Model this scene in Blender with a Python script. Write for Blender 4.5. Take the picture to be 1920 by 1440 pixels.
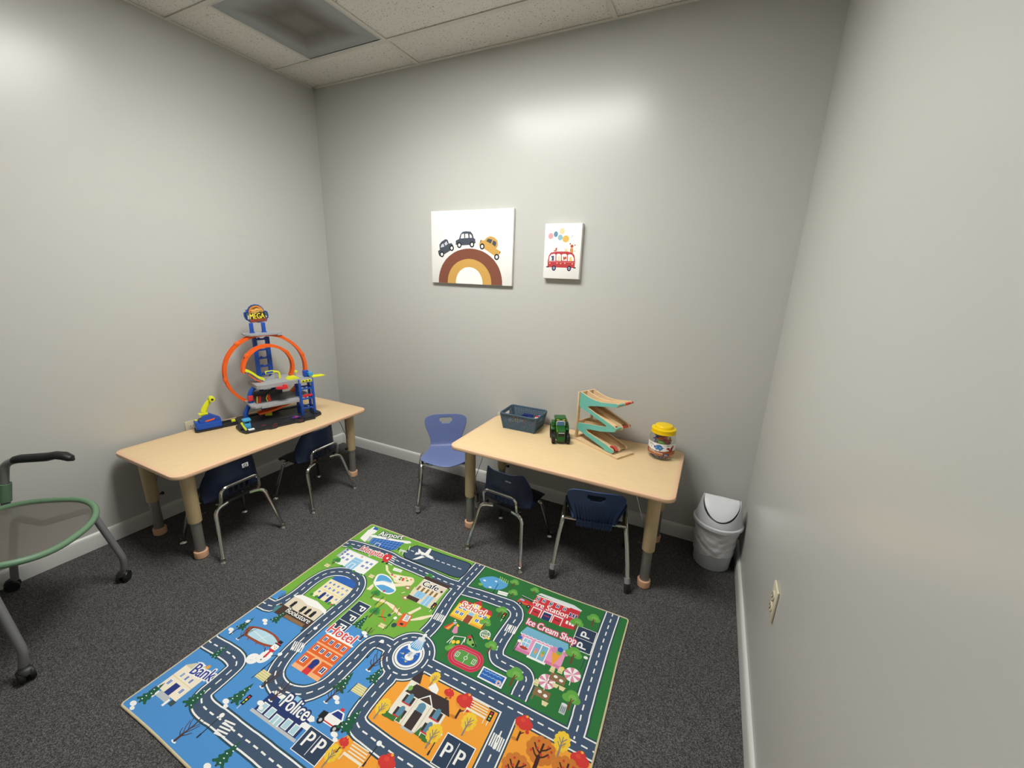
import bpy, bmesh, math, random
from mathutils import Vector, Matrix
from mathutils.geometry import tessellate_polygon

for o in list(bpy.data.objects):
    bpy.data.objects.remove(o, do_unlink=True)
scene = bpy.context.scene
COLL = scene.collection
random.seed(7)

# ------------------------------------------------------------------ camera
CAM_POS = (2.82358, -2.39109, 1.51280)
YAW, PITCH, ROLL = math.radians(-25.8099), math.radians(15.2718), math.radians(1.8979)
fwd = Vector((math.sin(YAW) * math.cos(PITCH), math.cos(YAW) * math.cos(PITCH), -math.sin(PITCH)))
rgt = fwd.cross(Vector((0, 0, 1))).normalized()
upv = rgt.cross(fwd)
r2 = rgt * math.cos(ROLL) + upv * math.sin(ROLL)
u2 = -rgt * math.sin(ROLL) + upv * math.cos(ROLL)
cam_data = bpy.data.cameras.new('camera')
cam_data.sensor_width = 36.0
cam_data.lens = 36.0 * 764.022 / 1920.0
cam_data.clip_start = 0.02
cam = bpy.data.objects.new('camera', cam_data)
COLL.objects.link(cam)
m = Matrix((r2, u2, -fwd)).transposed().to_4x4()
m.translation = Vector(CAM_POS)
cam.matrix_world = m
scene.camera = cam

# ------------------------------------------------------------------ world, exposure, room sizes
world = bpy.data.worlds.new('world')
scene.world = world
world.use_nodes = True
world.node_tree.nodes['Background'].inputs[0].default_value = (0.5, 0.5, 0.5, 1)
world.node_tree.nodes['Background'].inputs[1].default_value = 0.02
vs = scene.view_settings
vs.view_transform = 'Standard'
vs.look = 'None'
vs.exposure = 0.0
vs.gamma = 1.0
vs.use_curve_mapping = False
LAMP_STRENGTH = 25.0          # radiance of the diffuser sheet
LAMP_WATTS = 14.0             # downward beam of the same fixture
LAMP_COLOUR = (1.0, 0.99, 0.945)
RW, RD, RH = 3.1334, 3.70, 2.743          # room: x 0..RW, y -RD..0, z 0..RH

# ------------------------------------------------------------------ helpers
def srgb(h):
    h = h.lstrip('#')
    out = []
    for i in (0, 2, 4):
        c = int(h[i:i + 2], 16) / 255.0
        out.append(c / 12.92 if c <= 0.04045 else ((c + 0.055) / 1.055) ** 2.4)
    return tuple(out)

def mat(name, col, rough=0.5, metal=0.0, noise=None, bump=None, spec=0.5, emit=None, trans=0.0, ior=1.45,
        coat=0.0, stretch=None, alpha=1.0):
    """noise=(scale, amount[, detail]) varies the base colour, bump=(scale, strength)."""
    M = bpy.data.materials.new(name)
    M.use_nodes = True
    nt = M.node_tree
    b = nt.nodes['Principled BSDF']
    c = srgb(col) if isinstance(col, str) else col
    b.inputs['Base Color'].default_value = (*c, 1)
    b.inputs['Roughness'].default_value = rough
    b.inputs['Metallic'].default_value = metal
    b.inputs['Specular IOR Level'].default_value = spec
    b.inputs['IOR'].default_value = ior
    b.inputs['Transmission Weight'].default_value = trans
    b.inputs['Coat Weight'].default_value = coat
    b.inputs['Alpha'].default_value = alpha
    if emit:
        b.inputs['Emission Color'].default_value = (*emit[0], 1)
        b.inputs['Emission Strength'].default_value = emit[1]
    tc = None
    def coord():
        nonlocal tc
        if tc is None:
            t = nt.nodes.new('ShaderNodeTexCoord')
            mp = nt.nodes.new('ShaderNodeMapping')
            if stretch:
                mp.inputs['Scale'].default_value = stretch
            nt.links.new(t.outputs['Object'], mp.inputs['Vector'])
            tc = mp
        return tc.outputs['Vector']
    if noise:
        n = nt.nodes.new('ShaderNodeTexNoise')
        n.inputs['Scale'].default_value = noise[0]
        n.inputs['Detail'].default_value = noise[2] if len(noise) > 2 else 3
        nt.links.new(coord(), n.inputs['Vector'])
        r = nt.nodes.new('ShaderNodeValToRGB')
        a = noise[1]
        r.color_ramp.elements[0].position = 0.3
        r.color_ramp.elements[1].position = 0.7
        r.color_ramp.elements[0].color = (*[max(0, x * (1 - a)) for x in c], 1)
        r.color_ramp.elements[1].color = (*[min(1, x * (1 + a)) for x in c], 1)
        nt.links.new(n.outputs['Fac'], r.inputs['Fac'])
        nt.links.new(r.outputs['Color'], b.inputs['Base Color'])
    if bump:
        n = nt.nodes.new('ShaderNodeTexNoise')
        n.inputs['Scale'].default_value = bump[0]
        n.inputs['Detail'].default_value = 3
        nt.links.new(coord(), n.inputs['Vector'])
        bm_ = nt.nodes.new('ShaderNodeBump')
        bm_.inputs['Strength'].default_value = bump[1]
        bm_.inputs['Distance'].default_value = bump[2] if len(bump) > 2 else 0.002
        nt.links.new(n.outputs['Fac'], bm_.inputs['Height'])
        nt.links.new(bm_.outputs['Normal'], b.inputs['Normal'])
    return M

def fillet(pts, r, n=5, closed=False):
    P = [Vector(p) for p in pts]
    out = []
    N = len(P)
    for i in range(N):
        if not closed and (i == 0 or i == N - 1):
            out.append(P[i]); continue
        a, b, c = P[i - 1], P[i], P[(i + 1) % N]
        d1, d2 = (a - b), (c - b)
        l = min(r, d1.length * .49, d2.length * .49)
        p0, p2 = b + d1.normalized() * l, b + d2.normalized() * l
        for k in range(n + 1):
            t = k / n
            out.append(p0 * (1 - t) ** 2 + b * 2 * t * (1 - t) + p2 * t * t)
    return out

class MB:
    """collects shapes into one mesh"""
    def __init__(self):
        self.v, self.f, self.m, self.mi = [], [], [], 0
    def add(self, v, f, M=None):
        o = len(self.v)
        self.v += [(M @ Vector(p)) if M is not None else Vector(p) for p in v]
        self.f += [[i + o for i in q] for q in f]
        self.m += [self.mi] * len(f)
        return self
    def box(self, c, s, bev=0.0, M=None, seg=2):
        b = bmesh.new()
        bmesh.ops.create_cube(b, size=1)
        for v in b.verts:
            v.co = Vector((v.co.x * s[0], v.co.y * s[1], v.co.z * s[2]))
        if bev > 0:
            bmesh.ops.bevel(b, geom=list(b.edges), offset=min(bev, min(s) * .49), segments=seg, profile=.5, affect='EDGES')
        for v in b.verts:
            v.co += Vector(c)
        return self._bm(b, M)
    def _bm(self, b, M=None):
        b.verts.index_update()
        self.add([v.co.copy() for v in b.verts], [[v.index for v in f.verts] for f in b.faces], M)
        b.free()
        return self
    def b2(self, x0, x1, y0, y1, z0, z1, bev=0.0, M=None):
        return self.box(((x0 + x1) / 2, (y0 + y1) / 2, (z0 + z1) / 2), (abs(x1 - x0), abs(y1 - y0), abs(z1 - z0)), bev, M)
    def tube(self, path, r, seg=10, closed=False, caps=True, M=None, flat=None, up0=None):
        P = [Vector(p) for p in path]
        N = len(P)
        rs = r if isinstance(r, (list, tuple)) else [r] * N
        T = []
        for i in range(N):
            a = P[i - 1] if (i > 0 or closed) else P[i]
            c = P[(i + 1) % N] if (i < N - 1 or closed) else P[i]
            T.append((c - a).normalized())
        up = Vector(up0) if up0 else (Vector((0, 0, 1)) if abs(T[0].z) < .9 else Vector((0, 1, 0)))
        nrm = (up - T[0] * up.dot(T[0])).normalized()
        V, F = [], []
        for i in range(N):
            nrm = (nrm - T[i] * nrm.dot(T[i])).normalized()
            bn = T[i].cross(nrm)
            for k in range(seg):
                a = 2 * math.pi * k / seg
                if flat:
                    V.append(P[i] + nrm * math.cos(a) * rs[i] * flat[0] + bn * math.sin(a) * rs[i] * flat[1])
                else:
                    V.append(P[i] + nrm * math.cos(a) * rs[i] + bn * math.sin(a) * rs[i])
        M_ = N if closed else N - 1
        for i in range(M_):
            j = (i + 1) % N
            for k in range(seg):
                l = (k + 1) % seg
                F.append([i * seg + k, i * seg + l, j * seg + l, j * seg + k])
        if caps and not closed:
            F.append(list(range(seg))[::-1])
            F.append([(N - 1) * seg + k for k in range(seg)])
        return self.add(V, F, M)
    def lathe(self, prof, seg=24, M=None, c=(0, 0, 0)):
        V, F = [], []
        for (r, z) in prof:
            for k in range(seg):
                a = 2 * math.pi * k / seg
                V.append((c[0] + r * math.cos(a), c[1] + r * math.sin(a), c[2] + z))
        for i in range(len(prof) - 1):
            for k in range(seg):
                l = (k + 1) % seg
                F.append([i * seg + k, i * seg + l, (i + 1) * seg + l, (i + 1) * seg + k])
        if prof[0][0] > 1e-6: F.append(list(range(seg))[::-1])
        if prof[-1][0] > 1e-6: F.append([(len(prof) - 1) * seg + k for k in range(seg)])
        return self.add(V, F, M)
    def prism(self, poly, h0, h1, M=None):
        """poly in xy, extruded from z=h0 to h1"""
        n = len(poly)
        area = sum(poly[i][0] * poly[(i + 1) % n][1] - poly[(i + 1) % n][0] * poly[i][1] for i in range(n))
        if area < 0: poly = poly[::-1]
        V = [(p[0], p[1], h0) for p in poly] + [(p[0], p[1], h1) for p in poly]
        F = [[i, (i + 1) % n, n + (i + 1) % n, n + i] for i in range(n)]
        tris = tessellate_polygon([[Vector((p[0], p[1], 0)) for p in poly]])
        for t in tris:
            a, b, c = [Vector(poly[i]) for i in t]
            if (b - a).cross(c - a) < 0: t = t[::-1]
            F.append([n + i for i in t]); F.append([i for i in t][::-1])
        return self.add(V, F, M)
    def sphere(self, c, r, seg=16, rings=10, M=None):
        r = r if isinstance(r, (tuple, list)) else (r, r, r)
        V, F = [], []
        for i in range(rings + 1):
            p = math.pi * i / rings
            for k in range(seg):
                a = 2 * math.pi * k / seg
                V.append((c[0] + r[0] * math.sin(p) * math.cos(a), c[1] + r[1] * math.sin(p) * math.sin(a), c[2] - r[2] * math.cos(p)))
        for i in range(rings):
            for k in range(seg):
                l = (k + 1) % seg
                F.append([i * seg + k, i * seg + l, (i + 1) * seg + l, (i + 1) * seg + k])
        return self.add(V, F, M)
    def build(self, name, mats, parent=None, smooth=35, label=None, weld=True):
        me = bpy.data.meshes.new(name)
        me.from_pydata([tuple(p) for p in self.v], [], self.f)
        mats = mats if isinstance(mats, (list, tuple)) else [mats]
        for M in mats: me.materials.append(M)
        if any(self.m): me.polygons.foreach_set('material_index', self.m)
        if weld:
            b = bmesh.new(); b.from_mesh(me)
            bmesh.ops.remove_doubles(b, verts=list(b.verts), dist=1e-6)
            bmesh.ops.recalc_face_normals(b, faces=list(b.faces))
            b.to_mesh(me); b.free()
        if smooth:
            me.shade_smooth()
            me.set_sharp_from_angle(angle=math.radians(smooth))
        me.update()
        return link(name, me, parent, label)

def link(name, me, parent=None, label=None):
    o = bpy.data.objects.new(name, me)
    COLL.objects.link(o)
    if parent is not None: o.parent = parent
    if label: o['label'] = label
    return o

def tag(o, label, cat, group=None):
    o['label'] = label; o['category'] = cat
    if group: o['group'] = group
    return o

def thing(name, label, cat, loc=(0, 0, 0), rz=0.0, group=None):
    o = bpy.data.objects.new(name, None)
    o.empty_display_size = 0.05
    COLL.objects.link(o)
    o.location = loc
    o.rotation_euler = (0, 0, rz)
    return tag(o, label, cat, group)

def structure(o):
    o['kind'] = 'structure'
    return o

def copy_tree(o, parent=None):
    c = o.copy()
    COLL.objects.link(c)
    c.parent = parent
    for ch in [x for x in bpy.data.objects if x.parent == o]:
        copy_tree(ch, c)
    return c

def YZ(x=0.0):
    """prism poly (a,b) extruded h -> (h+x, a, b)"""
    return Matrix(((0, 0, 1, x), (1, 0, 0, 0), (0, 1, 0, 0), (0, 0, 0, 1)))
def XZ(y=0.0):
    """prism poly (a,b) extruded h -> (a, h+y, b)"""
    return Matrix(((1, 0, 0, 0), (0, 0, 1, y), (0, 1, 0, 0), (0, 0, 0, 1)))
def TR(x, y, z): return Matrix.Translation((x, y, z))
def RX(a): return Matrix.Rotation(a, 4, 'X')
def RY(a): return Matrix.Rotation(a, 4, 'Y')
def RZ(a): return Matrix.Rotation(a, 4, 'Z')
def rrect(x0, x1, y0, y1, r, n=6):
    out = []
    for cx, cy, a0 in ((x1 - r, y1 - r, 0), (x0 + r, y1 - r, 90), (x0 + r, y0 + r, 180), (x1 - r, y0 + r, 270)):
        for k in range(n + 1):
            a = math.radians(a0 + 90 * k / n)
            out.append((cx + r * math.cos(a), cy + r * math.sin(a)))
    return out
def circ(cx, cy, r, n=24, ry=None, a0=0, a1=360):
    ry = ry or r
    full = abs(a1 - a0) >= 360
    return [(cx + r * math.cos(math.radians(a0 + (a1 - a0) * k / (n if full else n - 1))),
             cy + ry * math.sin(math.radians(a0 + (a1 - a0) * k / (n if full else n - 1)))) for k in range(n)]

# ------------------------------------------------------------------ flat print: polygons, strokes, lettering -> one mesh with a colour attribute
_text = {}
def text_tris(s):
    if s not in _text:
        cu = bpy.data.curves.new('t', 'FONT')
        cu.body = s; cu.size = 1.0; cu.resolution_u = 3
        ob = bpy.data.objects.new('t', cu)
        COLL.objects.link(ob)
        me = bpy.data.meshes.new_from_object(ob)
        me.calc_loop_triangles()
        V = [v.co.copy() for v in me.vertices]
        T = [[(V[i].x, V[i].y) for i in t.vertices] for t in me.loop_triangles]
        bpy.data.objects.remove(ob); bpy.data.curves.remove(cu); bpy.data.meshes.remove(me)
        xs = [p[0] for t in T for p in t]
        x0, x1 = min(xs), max(xs)
        cap = 0.69
        _text[s] = [[((p[0] - x0) / (x1 - x0), p[1] / cap) for p in t] for t in T]
    return _text[s]

def tess(poly):
    P = [Vector((p[0], p[1], 0)) for p in poly]
    return [[poly[i] for i in t] for t in tessellate_polygon([P])]

def stroke(pts, w):
    out = []
    n = len(pts)
    L, R = [], []
    for i in range(n):
        a = pts[max(i - 1, 0)]; c = pts[min(i + 1, n - 1)]
        dx, dy = c[0] - a[0], c[1] - a[1]
        l = math.hypot(dx, dy) or 1
        k = 1.0
        if 0 < i < n - 1:
            d1 = (pts[i][0] - a[0], pts[i][1] - a[1]); d2 = (c[0] - pts[i][0], c[1] - pts[i][1])
            l1 = math.hypot(*d1) or 1; l2 = math.hypot(*d2) or 1
            cosv = max(-1, min(1, (d1[0] * d2[0] + d1[1] * d2[1]) / l1 / l2))
            k = min(1.5, 1 / max(.3, math.sqrt((1 + cosv) / 2)))
        nx, ny = -dy / l * w / 2 * k, dx / l * w / 2 * k
        L.append((pts[i][0] + nx, pts[i][1] + ny)); R.append((pts[i][0] - nx, pts[i][1] - ny))
    for i in range(n - 1):
        out.append([L[i], L[i + 1], R[i + 1]]); out.append([L[i], R[i + 1], R[i]])
    return out

def dashes(pts, w, on, off):
    out, d, cur, drawing = [], 0.0, [pts[0]], True
    lim = on
    for i in range(len(pts) - 1):
        a, b = pts[i], pts[i + 1]
        L = math.hypot(b[0] - a[0], b[1] - a[1])
        s = 0.0
        while L - s > 1e-6:
            step = min(L - s, lim - d)
            s += step; d += step
            p = (a[0] + (b[0] - a[0]) * s / L, a[1] + (b[1] - a[1]) * s / L)
            if drawing: cur.append(p)
            if d >= lim - 1e-6:
                if drawing and len(cur) > 1: out += stroke(cur, w)
                drawing = not drawing; d = 0.0; lim = on if drawing else off; cur = [p]
    if drawing and len(cur) > 1: out += stroke(cur, w)
    return out

def ellipse(cx, cy, rx, ry, n=None):
    n = n or (10 if max(rx, ry) < 8 else 18 if max(rx, ry) < 30 else 40)
    P = [(cx + rx * math.cos(2 * math.pi * k / n), cy + ry * math.sin(2 * math.pi * k / n)) for k in range(n)]
    return [[P[0], P[k], P[k + 1]] for k in range(1, n - 1)]

def pairs(L): return [(L[i], L[i + 1]) for i in range(0, len(L), 2)]

def stamp_groups(kind, x, y, h):
    rnd = random.Random(int(x * 31 + y))
    g = []
    def E(c, cx, cy, rx, ry=None): g.append((c, ellipse(cx, cy, rx, ry or rx)))
    def Ln(c, w, *p): g.append((c, stroke(pairs(p), w)))
    if kind in ('g1', 'g2'):
        cA, cB = ('3f8f42', '357a3a') if kind == 'g1' else ('63a648', '78b455')
        Ln('6b4a2d', h * .11, x, y, x, y - h * .55)
        E(cA, x - h * .2, y - h * .58, h * .24, h * .2); E(cA, x + h * .2, y - h * .6, h * .24, h * .2)
        E(cA, x, y - h * .78, h * .3, h * .24); E(cB, x + h * .05, y - h * .66, h * .2, h * .15)
        Ln('6b4a2d', h * .06, x, y - h * .3, x, y - h * .62); Ln('6b4a2d', h * .04, x, y - h * .4, x + h * .14, y - h * .6)
    elif kind == 'pi':
        Ln('3a2a22', h * .1, x, y, x, y - h * .2)
        for k in range(4):
            w = h * (.34 - .07 * k); z = y - h * (.1 + .2 * k)
            g.append(('1f5a40', [[(x - w, z), (x + w, z), (x, z - h * .36)]]))
            for q in range(3):
                E('1f5a40', x + w * (q - 1) * .8, z, w * .28, h * .05)
        for k in range(5):
            E('e9eef2', x + rnd.uniform(-.22, .22) * h * (1 - k * .17), y - h * (.16 + .16 * k), h * .045, h * .022)
    elif kind == 'ba':
        c = '4a3530'
        E('eef1f3', x, y, h * .14, h * .04)
        Ln(c, h * .11, x, y, x + h * .02, y - h * .35); Ln(c, h * .06, x + h * .02, y - h * .3, x + h * .06, y - h * .7, x + h * .02, y - h * .98)
        for s, a, b in ((-1, .3, .75), (1, .35, .8), (-1, .5, .92), (1, .55, .97), (1, .22, .5), (-1, .2, .45)):
            Ln(c, h * .03, x + h * .03, y - h * a, x + s * h * .18, y - h * (a + b) / 2, x + s * h * (.22 + .1 * rnd.random()), y - h * b)
    elif kind == 'ye':
        for k in range(11):
            a = k / 11 * 2 * math.pi
            E('f0c93c', x + math.cos(a) * h * .24, y - h * .62 + math.sin(a) * h * .3, h * .1, h * .1)
        E('f0c93c', x, y - h * .62, h * .27, h * .32)
        E('e3ae32', x + h * .06, y - h * .5, h * .1, h * .12)
        c = '8a8278'
        Ln(c, h * .07, x, y, x, y - h * .5); Ln(c, h * .04, x, y - h * .4, x, y - h * .8)
        for s, a in ((-1, .35), (1, .42), (-1, .52), (1, .58)): Ln(c, h * .035, x, y - h * a, x + s * h * .16, y - h * (a + .2))
    elif kind == 'rt':
        E('cf8330', x - h * .1, y - h * .02, h * .16, h * .06)
        Ln('4a2c26', h * .08, x, y, x, y - h * .5); Ln('4a2c26', h * .04, x, y - h * .25, x + h * .2, y - h * .45)
        E('e8963a', x, y - h * .52, h * .3, h * .16)
        for dx, dy, r in ((-.16, .68, .2), (.16, .68, .2), (0, .82, .2), (0, .66, .24)): E('d03a34', x + dx * h, y - dy * h, r * h, r * h * .95)
        E('d03a34', x + h * .24, y - h * .44, h * .08, h * .07); E('eea63d', x + h * .02, y - h * .97, h * .06, h * .05)
        E('dd4a3c', x - h * .08, y - h * .78, h * .1, h * .08)
    elif kind == 'ap':
        for k in range(10):
            a = k / 10 * 2 * math.pi
            E('cc7a30', x + math.cos(a) * h * .36, y - h * .62 + math.sin(a) * h * .3, h * .16, h * .15)
        E('cc7a30', x, y - h * .62, h * .4, h * .34)
        c = '43231d'
        Ln(c, h * .13, x, y, x, y - h * .45); Ln(c, h * .07, x, y - h * .4, x + h * .02, y - h * .86)
        for s, a in ((-1, .35), (1, .38), (-1, .52), (1, .6)):
            Ln(c, h * .05, x, y - h * a, x + s * h * .16, y - h * (a + .1), x + s * h * .28, y - h * (a + .24))
        for dx, dy in ((-.3, .5), (.3, .55), (-.16, .86), (.2, .82), (.05, .5), (-.12, .64), (.34, .72)): E('c93f33', x + dx * h, y - dy * h, h * .045)
    return g

def expand(elements, cols):
    G = []
    for e in elements:
        k = e[0]
        c = cols.get(e[1], e[1]) if k not in ('s', 't') else None
        if k == 'p': G.append((c, tess(pairs(e[2]))))
        elif k == 'l': G.append((c, stroke(pairs(e[3]), e[2])))
        elif k == 'd': G.append((c, dashes(pairs(e[5]), e[2], e[3], e[4])))
        elif k == 'e': G.append((c, ellipse(e[2], e[3], e[4], e[5])))
        elif k == 's': G += stamp_groups(e[1], e[2], e[3], e[4])
        elif k == 't':
            _, s, fc, oc, ow, (x0, y0, x1, y1), h = e
            L = math.hypot(x1 - x0, y1 - y0)
            ux, uy = (x1 - x0) / L, (y1 - y0) / L
            base = [[(x0 + ux * p[0] * L + uy * p[1] * h, y0 + uy * p[0] * L - ux * p[1] * h) for p in t] for t in text_tris(s)]
            if oc != fc:
                for q in range(10): G.append((cols[oc], [[(p[0] + (ow + h * .03) * math.cos(q * .6283), p[1] + (ow + h * .03) * math.sin(q * .6283)) for p in t] for t in base], q * .06))
            for q in range(3): G.append((cols[fc], [[(p[0] + (q - 1) * h * .028, p[1]) for p in t] for t in base], q * .06))
    return G

def clip_tri(t, box):
    P = list(t)
    for ax, val, sgn in ((0, box[0], 1), (0, box[1], -1), (1, box[2], 1), (1, box[3], -1)):
        Q = []
        for i in range(len(P)):
            a, b = P[i], P[(i + 1) % len(P)]
            da, db = (a[ax] - val) * sgn, (b[ax] - val) * sgn
            if da >= 0: Q.append(a)
            if (da >= 0) != (db >= 0):
                s = da / (da - db)
                Q.append((a[0] + (b[0] - a[0]) * s, a[1] + (b[1] - a[1]) * s))
        P = Q
        if len(P) < 3: return None
    return P

def build_print(name, elements, cols, to3d, material, parent, clip=None, subdiv=0):
    """to3d(x_mm, y_mm, layer) -> local point; later elements lie on top of earlier ones"""
    G = expand(elements, cols)
    placed, V, F, C = [], [], [], []
    same, mark = False, 0
    for g_ in G:
        c, T = g_[0], g_[1]
        jit = g_[2] if len(g_) > 2 else None
        T = [t for t in T if abs((t[1][0] - t[0][0]) * (t[2][1] - t[0][1]) - (t[2][0] - t[0][0]) * (t[1][1] - t[0][1])) > 1e-4]
        if clip: T = [q for q in (clip_tri(t, clip) for t in T) if q]
        if not T: continue
        if subdiv:
            work = [[t[0], t[i], t[i + 1]] for t in T for i in range(1, len(t) - 1)]
            T = []
            while work:
                t = work.pop()
                L3 = [math.hypot(t[i][0] - t[(i + 1) % 3][0], t[i][1] - t[(i + 1) % 3][1]) for i in range(3)]
                k = L3.index(max(L3))
                if L3[k] <= subdiv: T.append(t); continue
                p, q, r = t[k], t[(k + 1) % 3], t[(k + 2) % 3]
                mpt = ((p[0] + q[0]) / 2, (p[1] + q[1]) / 2)
                work += [[p, mpt, r], [mpt, q, r]]
        xs = [p[0] for t in T for p in t]; ys = [p[1] for t in T for p in t]
        bb = (min(xs), max(xs), min(ys), max(ys))
        if jit:
            lay = placed[-1][1]
            if not same: lay = 0
        else: lay = 0
        same = True
        for q, l in (placed if not jit else placed[:mark]):
            if l >= lay and q[0] < bb[1] and q[1] > bb[0] and q[2] < bb[3] and q[3] > bb[2]: lay = l + 1
        if not jit: mark = len(placed)
        placed.append((bb, lay))
        lay = lay + (jit or 0.0)
        rgb = srgb(c)
        for n_, t in enumerate(T):
            o = len(V)
            lz = lay + (0.0 if len(g_) > 2 else 0.01 * (n_ % 40))
            ar = sum(t[i][0] * t[(i + 1) % len(t)][1] - t[(i + 1) % len(t)][0] * t[i][1] for i in range(len(t)))
            if ar > 0: t = t[::-1]
            V += [tuple(to3d(p[0], p[1], lz)) for p in t]
            F.append(list(range(o, o + len(t)))); C.append(rgb)
    me = bpy.data.meshes.new(name)
    me.from_pydata(V, [], F)
    me.materials.append(material)
    ca = me.color_attributes.new('Print', 'FLOAT_COLOR', 'CORNER')
    buf = []
    for p in me.polygons:
        buf += [*C[p.index], 1.0] * p.loop_total
    ca.data.foreach_set('color', buf)
    me.update()
    return link(name, me, parent)

def print_mat(name, rough=0.8, bump=None, gain=1.0):
    M = mat(name, (1, 1, 1), rough, bump=bump)
    nt = M.node_tree
    a = nt.nodes.new('ShaderNodeAttribute'); a.attribute_name = 'Print'
    h = nt.nodes.new('ShaderNodeHueSaturation'); h.inputs['Value'].default_value = gain
    nt.links.new(a.outputs['Color'], h.inputs['Color'])
    nt.links.new(h.outputs['Color'], nt.nodes['Principled BSDF'].inputs['Base Color'])
    return M

RUG_COLOURS = {'W': 'f1f1ee', 'bk': '1d1f24', 'bk2': '3b3132', 'bl': '4d90d0', 'br': '8a6a48', 'br2': 'a78f57', 'br3': '4a3730', 'br4': '94492e', 'br5': '8a6a4a', 'bw': '2d62b4', 'bw2': '24377f', 'bw3': '2b3f93', 'cr': 'efe0bf', 'cr2': 'e5d5a4', 'cr3': 'f0e6cf', 'cw': 'efe3bd', 'dg': '2c733a', 'dg2': '3f8a3f', 'dk': '2d4a58', 'dk2': '1f2a33', 'dk3': '2c4f52', 'gn2': '7fb458', 'gn3': '3f7438', 'gn4': 'a9cf6e', 'gn5': '5a9a48', 'gy': 'b9bfc4', 'gy2': 'dfe3e6', 'ic': 'b4d7e6', 'lg': '74ad3f', 'nv': '2d3f58', 'nv2': '25386b', 'og': 'f2a238', 'or': 'e9a23b', 'or2': 'e0662e', 'or3': 'd4562a', 'pe': 'f2b27c', 'pk': 'e79cc0', 'pk2': 'd57ca9', 'pk3': 'd98bb0', 'pk4': 'cf4474', 'pk5': 'd98aa8', 'rd': '41546d', 're': 'd2353c', 're2': 'd8444a', 're3': 'c63a3c', 're4': 'c8323f', 'sk': '8fc3e6', 'sk2': '5aa4d8', 'sk3': 'a9d0dc', 'sk4': '78b3cf', 'sl': '3e4f58', 'sl2': '5d8aa5', 'tl': '4f8287', 'wl': 'e0d4bd', 'wl2': 'cfcbb0', 'wl3': 'e9e4d6', 'wl4': 'cfc8b8', 'ye': 'f3cf3e', 'ye2': 'f4cb3d'}
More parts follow.
